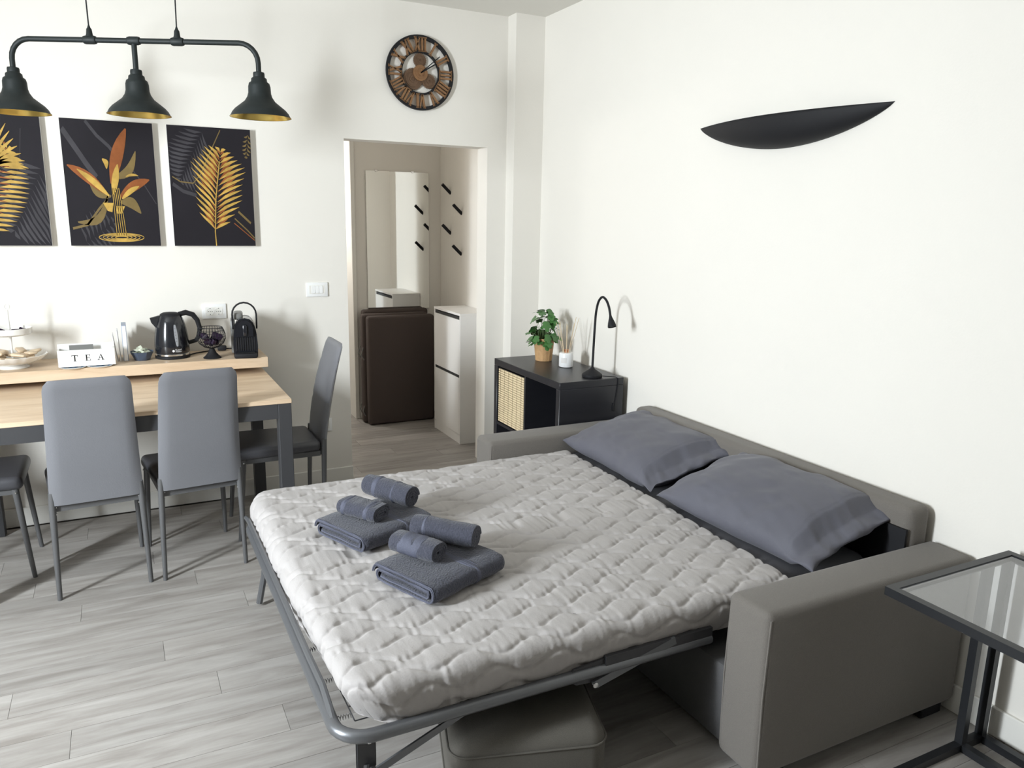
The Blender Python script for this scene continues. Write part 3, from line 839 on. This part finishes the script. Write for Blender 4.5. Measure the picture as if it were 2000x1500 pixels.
# ------------------------------------------------------------------ pendant lamp
def pendant():
    cen = (.122, 3.64, 2.247); q = R(-26.5)
    t = thing('pendant_lamp', 'black three-shade bar pendant with brass linings over the dining table', 'lamp', cen, q)
    h = .495; rd = .075
    path = [(-h, 0, -.118), (-h, 0, -rd)] + [(-h+rd-rd*math.cos(R(15*i)), 0, -rd+rd*math.sin(R(15*i))) for i in range(1, 7)] + [(h-rd+rd*math.sin(R(15*i)), 0, -rd+rd*math.cos(R(15*i))) for i in range(0, 6)] + [(h, 0, -rd), (h, 0, -.118)]
    MB().tube(path, .0105, 12).build('bar', M['pend'], t)
    MB().tube([(0,0,-.118), (0,0,0)], .0105, 12).build('centre_rod', M['pend'], t)
    for x in (-.175, 0, .175):
        fl = MB().tube([(x-.026,0,0), (x-.024,0,0), (x-.016,0,0), (x+.016,0,0), (x+.024,0,0), (x+.026,0,0)], [.0115,.0145,.0165,.0165,.0145,.0115], 14)
        if x: fl.lathe([(.016,.010), (.012,.022), (.010,.040), (.006,.046), (.003,.056)], 16, (x,0,0))
        fl.build('joint', M['pend'], t)
    for x in (-.175, .175):
        MB().tube([(x,0,.05), (x*1.02,0,.25), (x*1.06,0,CE-cen[2]-.02)], .0028, 6).build('cord', M['black'], t)
    MB().lathe([(.0,-.025), (.05,-.024), (.055,-.018), (.055,0)], 32, (0,0,CE-cen[2])).xform(Matrix.Scale(4.2, 4, (1,0,0))).build('ceiling_rose', M['pend'], t)
    prof = [(.0135,-.108), (.021,-.110), (.0225,-.116), (.0225,-.128), (.030,-.134), (.0315,-.146), (.040,-.152), (.0435,-.165), (.0445,-.190), (.049,-.205), (.060,-.222), (.080,-.238), (.099,-.253), (.111,-.267), (.117,-.279), (.1215,-.284)]
    inner = [(.1205,-.2835), (.115,-.277), (.109,-.266), (.097,-.2525), (.078,-.2385), (.058,-.224), (.047,-.207), (.042,-.192), (.041,-.170), (.034,-.160), (.0,-.158)]
    for x in (-h, 0, h):
        s = MB().lathe(prof, 40, (x,0,0), cap=False).build('shade', M['pend'], t, angle=50)
        MB().lathe(inner, 40, (x,0,0), cap=False).build('lining', M['gold'], s, label='brass inner lining')
        MB().lathe([(.012,-.160), (.014,-.185), (.026,-.205), (.030,-.222), (.024,-.243), (.0,-.253)], 20, (x,0,0), cap=False).build('bulb', M['bulb'], s)
pendant()

# ------------------------------------------------------------------ dining table, wall shelf, chairs
def dining_table():
    x0, x1, y0, y1, zt = -.665, .643, 3.436, 4.335, .768
    t = thing('dining_table', 'dining table with light oak top and anthracite legs below the wall shelf', 'table', ((x0+x1)/2, (y0+y1)/2, 0))
    inv = world_part(t)
    def P(mb, n, m, **k): mb.xform(inv); return mb.build(n, m, t, **k)
    P(MB().rbox(x0, x1, y0, y1, zt-.019, zt, .0015, 1), 'tabletop', M['oak'], smooth=False)
    l = .062; za = zt-.0195
    for x in (x0, x1-l):
        for y in (y0+.002, y1-l):
            P(MB().rbox(x+.002, x+l-.002, y, y+l-.002, 0, za, .002, 1), 'leg', M['anth'], smooth=False)
    P(MB().box(x0+l, x1-l, y0+.004, y0+.026, za-.068, za), 'apron', M['anth'], smooth=False); P(MB().box(x0+l, x1-l, y1-.026, y1-.004, za-.068, za), 'apron', M['anth'], smooth=False)
    P(MB().box(x0+.004, x0+.026, y0+l, y1-l, za-.068, za), 'apron', M['anth'], smooth=False); P(MB().box(x1-.026, x1-.004, y0+l, y1-l, za-.068, za), 'apron', M['anth'], smooth=False)
dining_table()
SH = .853
sh = MB().rbox(-.80, .80, 0, .328, 0, .052, .0015, 1).build('wall_shelf', M['oak'], smooth=False)
sh.location = (-.15, WB-.329, SH-.052)
tag(sh, 'thick light oak shelf on the wall just above the dining table', 'shelf')

def chair(label, loc, rz):
    t = thing('dining_chair', label, 'chair', (loc[0], loc[1], 0), rz, 'grey faux leather dining chairs')
    # upholstered back: curved slab leaning away from the seat (seat looks to +y)
    n, m = 26, 14; front = []; back = []
    for i in range(n+1):
        s = i/n; z = .415+.530*s
        y = -.222 - .045*s - .065*s*s
        hw = .172-.020*s
        if s > .93: hw -= .020*((s-.93)/.07)**2
        th = .021+.012*math.sin(PI*min(1, s*1.1))
        if s > .96: th *= 1-.55*((s-.96)/.04)**2
        for j in range(m+1):
            v = -1+2*j/m; x = hw*v; e = (1-abs(v)**6)**.5
            g = .0026*(math.exp(-((s-.42)/.012)**2)+math.exp(-((s-.55)/.012)**2)+math.exp(-((s-.68)/.012)**2)+math.exp(-((s-.81)/.012)**2))
            front.append((x, y+th*.5*e+.003-g, z)); back.append((x, y-th*.5*e-.003, z))
    vs = front+back; K = (n+1)*(m+1); fs = []
    for i in range(n):
        for j in range(m):
            a = i*(m+1)+j
            fs.append((a, a+1, a+m+2, a+m+1)); fs.append((K+a, K+a+m+1, K+a+m+2, K+a+1))
    for i in range(n):
        for j in (0, m):
            a = i*(m+1)+j; b = a+m+1; fs.append((a, b, K+b, K+a))
    for j in range(m):
        for i in (0, n):
            a = i*(m+1)+j; fs.append((a, a+1, K+a+1, K+a))
    MB().add(vs, fs).build('backrest', M['leather'], t, angle=60)
    # padded seat
    bm = bmesh.new(); bmesh.ops.create_cube(bm, size=1)
    for v in bm.verts:
        w_ = .188 if v.co.y > 0 else .168
        v.co = Vector((v.co.x*2*w_,   .205 if v.co.y > 0 else -.205, .405 if v.co.z < 0 else .466))
    bmesh.ops.bevel(bm, geom=bm.edges[:], offset=.026, segments=4, profile=.5, affect='EDGES'); bm.verts.index_update()
    MB().add([v.co[:] for v in bm.verts], [[v.index for v in f.verts] for f in bm.faces]).build('seat', M['seatl'], t); bm.free()
    MB().box(-.150, .150, -.215, -.200, .385, .41).box(-.165, .165, .165, .18, .385, .41).box(-.165, -.15, -.20, .165, .385, .41).box(.15, .165, -.20, .165, .385, .41).build('seat_frame', M['chleg'], t, smooth=False)
    for sx in (-1, 1):
        l = MB().tube([(sx*.160, -.222, .47), (sx*.163, -.219, .40), (sx*.168, -.212, .2), (sx*.172, -.208, 0)], [.013,.0135,.0115,.0095], 10).build('leg', M['chleg'], t)
        MB().lathe([(0,-.002),(.0045,-.002),(.0035,.002),(0,.003)], 10).xform(Matrix.Translation((sx*.1500, -.219, .405)) @ Matrix.Rotation(R(-90*sx), 4, 'Y')).build('screw', M['screw'], l)
        MB().lathe([(0,-.002),(.0045,-.002),(.0035,.002),(0,.003)], 10).xform(Matrix.Translation((sx*.1505, -.2185, .375)) @ Matrix.Rotation(R(-90*sx), 4, 'Y')).build('screw', M['screw'], l)
        f = MB().tube([(sx*.166, .172, .41), (sx*.172, .190, .2), (sx*.176, .208, 0)], [.014,.012,.0095], 10).build('leg', M['chleg'], t)
        MB().lathe([(0,-.002),(.005,-.002),(.004,.002),(0,.003)], 10).xform(Matrix.Translation((sx*.1805, .173, .396)) @ Matrix.Rotation(R(90*sx), 4, 'Y')).build('screw', M['screw'], f)
    return t
c0 = chair('grey faux leather chair with its back to the room, below the TEA box', (-.170, 3.655), R(4))
dup(c0, (.222, 3.675, 0), R(6), 'grey faux leather chair with its back to the room, below the kettle')
dup(c0, (.635, 3.925, 0), R(90), 'grey dining chair at the table end next to the doorway, seen from its side')
dup(c0, (-.645, 3.893, 0), R(-90), 'grey dining chair tucked under the table end away from the doorway')

# ------------------------------------------------------------------ things on the wall shelf
def kettle():
    t = thing('kettle', 'black electric kettle with grey water gauge on the wall shelf', 'kettle', (.208, 4.232, SH), R(4))
    MB().lathe([(.0,0), (.080,0), (.083,.003), (.083,.012), (.080,.015)], 40).build('power_base', M['black'], t)
    MB().lathe([(.079,.0155), (.0815,.017), (.0815,.024), (.079,.026)], 40).build('steel_band', M['chrome'], t)
    def rf(r, z, q): return r*(1+.02*math.cos(2*q))
    b = MB().lathe([(.078,.026), (.081,.032), (.0805,.07), (.077,.11), (.071,.15), (.063,.185), (.056,.205), (.050,.214)], 48, rfun=rf).build('body', M['gloss'], t)
    MB().lathe([(.050,.212), (.046,.222), (.034,.229), (.0,.231)], 40, cap=False).build('lid', M['black'], t)
    sp = MB(); sp.prism([(-.050,.215), (-.094,.205), (-.088,.180), (-.066,.150), (-.055,.17)], -.016, .016, lambda a, b_, d: (a, d*(1 if a > -.07 else .55), b_))
    sp.build('spout', M['black'], t)
    MB().tube([(.040,0,.218), (.075,0,.226), (.108,0,.214), (.128,0,.185), (.137,0,.145), (.133,0,.105), (.115,0,.080), (.078,0,.070)], [.012,.014,.0135,.012,.0115,.011,.011,.010], 12).build('handle', M['black'], t)
    MB().rbox(.058, .076, -.010, .010, .224, .236, .004, 2).build('lid_button', M['black'], t)
    # gauge and lettering on the side turned to the room
    def onb(a, z, off):                       # wrap a flat offset a around the body at height z
        zz = [.026,.032,.07,.11,.15,.185,.205]; rr_ = [.078,.081,.0805,.077,.071,.063,.056]
        r = float(np.interp(z, zz, rr_))+off; q = -PI/2 + a/r
        return (r*math.cos(q)*(1+.02*math.cos(2*q)), r*math.sin(q)*(1+.02*math.cos(2*q)), z)
    g = MB(); N = 14; rows_ = []
    for i in range(N+1):
        s = i/N; z = .066+.108*s; hw = .0085*math.sin(PI*(s*.90+.05))**.45
        rows_ += [onb(.016-hw-.006*s, z, .0012), onb(.016-.006*s, z, .0022), onb(.016+hw-.006*s, z, .0012)]
    g.add(rows_, [(3*i+k, 3*i+k+1, 3*i+k+4, 3*i+k+3) for i in range(N) for k in (0, 1)])
    gg = g.build('water_gauge', M['gauge'], b)
    tk = MB()
    for i in range(5):
        z = .090+.016*i; tk.add([onb(.010-.003*i*.3, z, .0028), onb(.016-.003*i*.3, z, .0028), onb(.016-.003*i*.3, z+.0014, .0028), onb(.010-.003*i*.3, z+.0014, .0028)], [(0,1,2,3)])
    tk.build('level_marks', M['black'], gg)
    lg = MB()
    for (s, zz) in (('Russell', .0455), ('Hobbs', .0365)):
        me = text_mesh(s, .0115)
        lg.add([onb(.004+v.co.x, zz+v.co.y, .0006) for v in me.vertices], [tuple(p.vertices) for p in me.polygons]); bpy.data.meshes.remove(me)
    dotn = 16
    lg.add([onb(-.005+.0058*math.cos(2*PI*i/dotn), .0435+.0058*math.sin(2*PI*i/dotn), .0006) for i in range(dotn)], [tuple(range(dotn))])
    lg.build('logo_print', M['inkw'], b, smooth=False)
    MB().tube([(.083,.005,.006), (.12,.05,.005), (.18,.09,.004), (.21,.11,.004)], .0033, 6).build('cable', M['black'], t)
kettle()

def coffee_machine():
    t = thing('coffee_machine', 'small black capsule coffee machine with a loop handle on the shelf end', 'coffee machine', (.560, 4.185, SH), R(-8))
    fn = lambda a, b, d: (a, d, b)
    # side silhouette of the front body: domed front
    out = [(-.058,0), (.058,0), (.060,.06), (.056,.12), (.050,.155), (.040,.180), (.024,.197), (0,.203), (-.024,.197), (-.040,.180), (-.050,.155), (-.056,.12), (-.060,.06)]
    MB().prism(out, -.085, .02, fn).build('body', M['gloss'], t, angle=30)
    MB().prism([(a*.93, b*.97) for a, b in out], .02, .10, fn).build('rear_body', M['black'], t, angle=30)
    MB().rbox(-.071, -.050, -.02, .115, .012, .185, .008, 2).build('water_tank', M['greyp'], t)
    MB().rbox(-.055, -.008, -.02, .10, .185, .222, .012, 3).build('tank_lid', M['greyp'], t)
    # raised hood over the outlet, ribbed front, drip tray
    MB().prism([(-.040,.108), (.040,.108), (.040,.155), (.030,.178), (.014,.190), (-.014,.190), (-.030,.178), (-.040,.155)], -.098, -.085, fn).build('hood', M['gloss'], t, angle=30)
    MB().rbox(-.010, .010, -.110, -.097, .112, .170, .006, 2).build('outlet', M['gloss'], t)
    rb = MB()
    for i in range(9):
        x = -.044+i*.011; rb.rbox(x-.0028, x+.0028, -.0885, -.085, .034, .104, .001, 1)
    rb.build('front_ribs', M['black'], t)
    MB().rbox(-.056, .056, -.130, -.086, .0, .026, .008, 2).build('drip_tray', M['black'], t)
    MB().rbox(-.044, .044, -.124, -.090, .026, .029, .001, 1).build('tray_grid', M['blackm'], t)
    pts = [(-.058,-.03,.14), (-.059,-.034,.19)] + [(.059*math.cos(R(180-18*i)), -.036, .215+.062*math.sin(R(18*i))) for i in range(11)] + [(.059,-.034,.19), (.058,-.03,.14)]
    MB().tube(pts, .0045, 8).build('handle', M['black'], t)
    MB().tube([(-.02,.10,.02), (-.06,.135,.012), (-.10,.14,.012)], .0035, 6).build('cable', M['black'], t)
    MB().rbox(-.145, -.10, .120, .152, .004, .030, .006, 2).build('plug', M['black'], t)
coffee_machine()

def capsule_basket():
    t = thing('capsule_basket', 'black wire basket on a cone foot holding coffee capsules on the shelf', 'basket', (.388, 4.140, SH))
    MB().lathe([(.0,0), (.043,0), (.044,.004), (.036,.010), (.022,.026), (.013,.045), (.010,.052)], 32).build('foot', M['black'], t)
    w_ = MB(); prof = [(.010,.050), (.036,.058), (.058,.076), (.069,.100), (.069,.122), (.062,.144), (.055,.158)]
    for k in range(28):
        q = 2*PI*k/28; w_.tube([(r*math.cos(q), r*math.sin(q), z) for r, z in prof], .0011, 5)
    for r, z, rad in ((.055,.158,.0018), (.0625,.143,.0013), (.069,.112,.0014), (.058,.076,.0013)):
        w_.tube([(r*math.cos(2*PI*k/40), r*math.sin(2*PI*k/40), z) for k in range(40)], rad, 5, closed=True)
    w_.build('wire_cage', M['black'], t)
    rg = random.Random(5)
    cap = MB().lathe([(.010,0), (.0125,.002), (.0165,.022), (.0185,.0235), (.0185,.0245), (.0,.0255)], 16)
    me = bpy.data.meshes.new('coffee_capsule'); me.from_pydata(cap.v, [], cap.f); me.shade_smooth(); me.set_sharp_from_angle(angle=R(35)); me.materials.append(M['capsule'])
    spots = [(.0,.0,.066), (.030,.0,.074), (-.030,.004,.074), (.0,.033,.075), (.002,-.034,.075), (.042,-.022,.098), (.020,.042,.099), (-.038,.026,.098), (-.022,-.040,.098), (.004,-.004,.094)]
    for (x, y, z) in spots:
        o = link('coffee_capsule', me); o.location = (.388+x*.86, 4.140+y*.86, SH+z); o.rotation_euler = (rg.uniform(-.9,.9), rg.uniform(-.9,.9), rg.uniform(0,6))
        tag(o, 'dark coffee capsule heaped in the black wire basket', 'capsule', 'coffee capsules in the wire basket')
capsule_basket()

def sachet_bowl():
    t = MB().lathe([(.0,.0), (.034,.0), (.038,.004), (.052,.034), (.057,.044), (.054,.044), (.048,.032), (.034,.008), (.0,.006)], 8).build('square_bowl', M['bowl'])
    t.location = (.066, 4.205, SH); t.rotation_euler = (0, 0, R(22))
    tag(t, 'small slate blue bowl filled with sachets beside the kettle', 'bowl')
    rg = random.Random(4)
    s = MB().rbox(-.022, .022, -.014, .014, -.003, .003, .0028, 2)
    me = bpy.data.meshes.new('sachet'); me.from_pydata(s.v, [], s.f); me.shade_smooth(); me.materials.append(M['sachet'])
    for i in range(12):
        q = rg.uniform(0, 6.28); r = rg.uniform(0, .028); k = i//4
        o = link('sachet', me); o.location = (.066+r*math.cos(q), 4.205+r*math.sin(q), SH+.030+.011*k); o.rotation_euler = (rg.uniform(-.5,.5), rg.uniform(-.5,.5), rg.uniform(0,3))
        tag(o, 'pale green sugar sachet heaped in the slate blue bowl', 'sachet', 'sachets in the bowl')
sachet_bowl()

def tea_box():
    t = thing('tea_box', 'white wooden box lettered TEA on the wall shelf', 'box', (-.172, 4.125, SH+.007), R(1.5))
    L, D_, H = .238, .085, .078
    fr = MB().rbox(-L/2, L/2, -D_/2, -D_/2+.008, 0, H, .001, 1).build('front_board', M['teaw'], t, smooth=False)
    MB().box(-L/2, L/2, D_/2-.008, D_/2, 0, H+.020).build('back_board', M['teaw'], t, smooth=False)
    for x in (-L/2, L/2-.008): MB().box(x, x+.008, -D_/2+.008, D_/2-.008, 0, H).build('side_board', M['teaw'], t, smooth=False)
    MB().box(-L/2+.008, L/2-.008, -D_/2+.008, D_/2-.008, 0, .006).build('bottom_board', M['teaw'], t, smooth=False)
    MB().box(-.070, .030, .0, .004, H-.005, H+.018).build('inner_card', M['greyp'], t, smooth=False)
    # serif letters
    y = -D_/2-.0006; l = MB()
    def quad(*p): l.add([(a, y, b) for a, b in p], [tuple(range(len(p)))])
    def rect(x0, x1, z0, z1): quad((x0,z0),(x1,z0),(x1,z1),(x0,z1))
    z0, z1 = .026, .054
    x = -.050; rect(x-.0025, x+.0025, z0, z1); rect(x-.013, x+.013, z1-.002, z1+.0005); rect(x-.013, x-.011, z1-.007, z1); rect(x+.011, x+.013, z1-.007, z1); rect(x-.006, x+.006, z0-.0005, z0+.0015)
    x = .004; rect(x-.008, x-.003, z0, z1); rect(x-.011, x+.010, z1-.0015, z1+.0005); rect(x-.011, x+.011, z0-.0005, z0+.0015); rect(x-.003, x+.006, .0395, .0412); rect(x+.008, x+.010, z1-.007, z1); rect(x+.009, x+.011, z0, z0+.007); rect(x+.0045, x+.006, .036, .045)
    x = .058; quad((x-.0115,z0), (x-.0095,z0), (x+.0012,z1), (x-.0008,z1)); quad((x+.006,z0), (x+.0115,z0), (x+.0018,z1), (x-.001,z1)); rect(x-.006, x+.006, .0345, .0362); rect(x-.015, x-.006, z0-.0005, z0+.0015); rect(x+.003, x+.0155, z0-.0005, z0+.0015)
    l.build('lettering', M['ink'], fr, smooth=False)
    # blue patterned oval plates beneath
    for (px, py, lab) in ((-.232, 4.098, 'blue and white patterned saucer under the end of the TEA box towards the cake stand'), (-.120, 4.100, 'blue and white patterned saucer under the end of the TEA box towards the kettle')):
        p = thing('saucer', lab, 'saucer', (px, py, SH))
        MB().lathe([(.0,0), (.048,0), (.056,.005), (.054,.0058), (.046,.0022), (.0,.002)], 36).build('dish', M['porc'], p)
        rg = MB()
        rg.ring(.044, .034, .0024, .0027, lambda a, b, d: (a, b, d), 36); rg.ring(.052, .0485, .0046, .0049, lambda a, b, d: (a, b, d), 36); rg.ring(.020, .008, .0024, .0027, lambda a, b, d: (a, b, d), 24)
        rg.build('painted_rings', M['blue'], p, smooth=False)
tea_box()

def leaflets():
    for i, (x, th, h, mat, lab, lean) in enumerate(((-.046, .004, .130, 'paper', 'thin white leaflet standing behind the TEA box end', -.10), (-.030, .004, .150, 'paper', 'taller white leaflet standing between the thin leaflet and the blue-grey guide book', -.05), (-.006, .022, .178, 'book', 'blue-grey guide book standing upright on the shelf beside the bowl', 0))):
        o = MB().rbox(-th/2, th/2, -.065, .065, 0, h, .001, 1).build('guide_book' if mat == 'book' else 'leaflet', M[mat], smooth=False)
        o.location = (x, 4.255, SH); o.rotation_euler = (0, lean, 0)
        tag(o, lab, 'book' if mat == 'book' else 'leaflet')
        if mat == 'book':
            MB().box(-th/2+.003, th/2-.003, -.0658, .062, .003, h-.003).build('pages', M['paper'], o, smooth=False)
leaflets()

def cake_stand():
    t = thing('cake_stand', 'white two-tier cake stand with wrapped biscuits on the wall shelf', 'cake stand', (-.478, 4.195, SH))
    def scal(r, z, q): return r*(1+(.02*math.cos(q*18) if r > .10 else 0))
    MB().lathe([(.0,0), (.062,0), (.065,.004), (.055,.010), (.05,.018), (.09,.026), (.125,.042), (.142,.062), (.139,.063), (.12,.047), (.085,.032), (.0,.028)], 72, rfun=scal).build('lower_plate', M['porc'], t)
    MB().tube([(0,0,.028), (0,0,.10), (0,0,.16), (0,0,.225), (0,0,.27)], [.006,.0045,.006,.004,.003], 10).build('stem', M['porc'], t)
    def per(r, z, q): return r + (.0012*math.cos(q*30) if r > .08 else 0)
    MB().lathe([(.0,.150), (.06,.152), (.083,.158), (.088,.162), (.090,.188), (.087,.188), (.085,.164), (.06,.157), (.0,.156)], 64, rfun=per).build('upper_plate', M['porc'], t)
    MB().tube([(.010*math.cos(2*PI*k/20), 0, .286+.012*math.sin(2*PI*k/20)) for k in range(20)], .0025, 6, closed=True).build('ring_handle', M['porc'], t)
    rg = random.Random(6)
    s = MB().rbox(-.030, .030, -.019, .019, -.007, .007, .006, 2)
    me = bpy.data.meshes.new('wrapped_biscuit'); me.from_pydata(s.v, [], s.f); me.shade_smooth(); me.materials.append(M['biscuit'])
    for i in range(15):
        q = i*2.4; r = .062+.028*(i % 3)/2; k = i//8
        o = link('wrapped_biscuit', me); o.location = (-.478+r*math.cos(q), 4.195+r*math.sin(q), SH+.052+.016*k); o.rotation_euler = (rg.uniform(-.3,.3), rg.uniform(-.3,.3), rg.uniform(0,3))
        tag(o, 'wrapped biscuit lying on the lower plate of the cake stand', 'biscuit', 'biscuits on the lower plate')
    s = MB().rbox(-.020, .020, -.014, .014, -.006, .006, .004, 2)
    me = bpy.data.meshes.new('dark_chocolate'); me.from_pydata(s.v, [], s.f); me.shade_smooth(); me.materials.append(M['capsule'])
    for i, (x, y) in enumerate(((.030,-.045), (.058,.0), (-.03,-.04))):
        o = link('dark_chocolate', me); o.location = (-.478+x, 4.195+y, SH+.176); o.rotation_euler = (.5, .3*i, i)
        tag(o, 'dark wrapped chocolate on the upper plate of the cake stand', 'chocolate', 'chocolates on the upper plate')
cake_stand()

# ------------------------------------------------------------------ switches and sockets on the back wall
def plate(name, label, cat, x, z, w_, h_, items):
    t = thing(name, label, cat, (x, WB, z))
    MB().rbox(-w_/2, w_/2, -.009, -.0002, -h_/2, h_/2, .003, 2).build('cover_plate', M['white'], t)
    MB().box(-w_*.36, w_*.36, -.0096, -.009, -h_*.29, h_*.29).build('inset', M['trim'], t, smooth=False)
    for kind, dx in items:
        if kind == 'rocker':
            MB().rbox(dx-.0105, dx+.0105, -.0125, -.0096, -.021, .021, .0015, 1).build('rocker', M['white'], t)
        else:
            fn = lambda a, b, d: (dx+a, -d, b)
            if kind == 'schuko':
                s = MB().ring(.0195, .0175, .0096, .0115, fn, 32).build('socket_ring', M['white'], t)
                h = MB()
                for hx, hz in ((-.0095,0), (.0095,0), (0,0), (0,.016), (0,-.016)):
                    h.prism([(hx+.0022*math.cos(2*PI*i/10), hz+.0022*math.sin(2*PI*i/10)) for i in range(10)], .0096, .0101, fn)
                h.build('pin_holes', M['ink'], s, smooth=False)
plate('light_switch', 'white light switch plate beside the doorway', 'switch', .988, 1.165, .122, .080, [('rocker', -.022), ('rocker', 0), ('rocker', .022)])
plate('wall_socket', 'white double wall socket above the shelf behind the wire basket', 'socket', .435, 1.062, .122, .080, [('schuko', -.020), ('schuko', .022)])
plate('wall_socket', 'white wall socket low on the wall near the doorway', 'socket', .990, .370, .118, .078, [('schuko', .012)])

# ------------------------------------------------------------------ the hall beyond the doorway
def mirror():
    t = thing('wall_mirror', 'tall frameless mirror on the wall of the hall', 'mirror', (1.956, HB, .862))
    MB().box(-.252, .252, -.010, -.006, 0, 1.052).build('mirror_glass', M['mirror'], t, smooth=False)
    MB().box(-.250, .250, -.0058, -.0005, .002, 1.05).build('backing', M['greyp'], t, smooth=False)
    for x in (-.17, .12):
        MB().rbox(x-.012, x+.012, -.013, -.001, 1.046, 1.060, .002, 1).build('clip', M['chrome'], t)
mirror()
for i, (y, z, lab) in enumerate(((5.635, 1.795, 'black angled coat peg, highest on the hall wall beside the mirror'), (5.415, 1.642, 'black angled coat peg, upper one farther from the mirror'), (5.63, 1.492, 'black angled coat peg, lower one beside the mirror'), (5.42, 1.342, 'black angled coat peg, lowest, above the shoe cabinet'))):
    t = thing('coat_peg', lab, 'coat hook', (2.312, y, z), 0, 'coat pegs in the hall')
    MB().tube([(-.004,0,-.03), (-.068,0,.030)], .0120, 14).build('peg', M['black'], t)
    MB().lathe([(0,0),(.012,0),(.012,.006),(0,.006)], 14).xform(Matrix.Translation((-.0005,0,-.032)) @ Matrix.Rotation(R(-90), 4, 'Y')).build('wall_disc', M['black'], t)
def shoe_cabinet():
    x0, x1, y0, y1, h = 2.060, 2.308, 4.845, 5.340, .932
    t = thing('shoe_cabinet', 'narrow white shoe cabinet with two tilt fronts in the hall', 'cabinet', ((x0+x1)/2, (y0+y1)/2, 0))
    inv = world_part(t)
    def P(mb, n, m, **k): mb.xform(inv); return mb.build(n, m, t, smooth=False, **k)
    P(MB().rbox(x0, x1, y0, y1, h-.016, h, .001, 1), 'top', M['cabwhite'])
    for y in (y0, y1-.016): P(MB().rbox(x0+.002, x1, y, y+.016, 0, h-.016, .001, 1), 'side_panel', M['cabwhite'])
    P(MB().box(x0+.02, x1, y0+.016, y1-.016, .05, .07), 'bottom', M['cabwhite']); P(MB().box(x1-.006, x1, y0+.016, y1-.016, .07, h-.016), 'back_panel', M['cabwhite'])
    P(MB().box(x0+.008, x0+.02, y0+.016, y1-.016, .0, .066), 'plinth', M['cabwhite'])
    for za, zb in ((.070, .478), (.500, .888)):
        P(MB().rbox(x0+.001, x0+.017, y0+.018, y1-.018, za, zb, .001, 1), 'tilt_front', M['cabwhite'])
        P(MB().box(x0+.006, x0+.017, y0+.018, y1-.018, zb+.001, zb+.020), 'handle_slot', M['slot'])
shoe_cabinet()
def folded_mattress():
    t = thing('folding_mattress', 'brown folded guest mattress standing against the hall wall under the mirror', 'mattress', (1.87, 5.68, 0))
    for i, (y0, y1, dx, h) in enumerate(((5.572, 5.655, 0, .842), (5.658, 5.738, -.02, .850), (5.741, 5.820, .01, .872))):
        MB().rbox(-.245+dx, .285+dx, y0-5.68, y1-5.68, .002, h, .022, 4).build('mattress_section', M['mattressb'], t)
    z = MB()
    for k in range(2):
        z.tube([(-.255, -.02+.08*k, .06), (-.272, -.02+.08*k, .10), (-.258, -.01+.08*k, .14)], .004, 6)
        z.tube([(-.255, -.02+.08*k, .50), (-.278, -.02+.08*k, .54), (-.258, -.01+.08*k, .60)], .004, 6)
    z.build('tie_cord', M['greyp'], t)
folded_mattress()
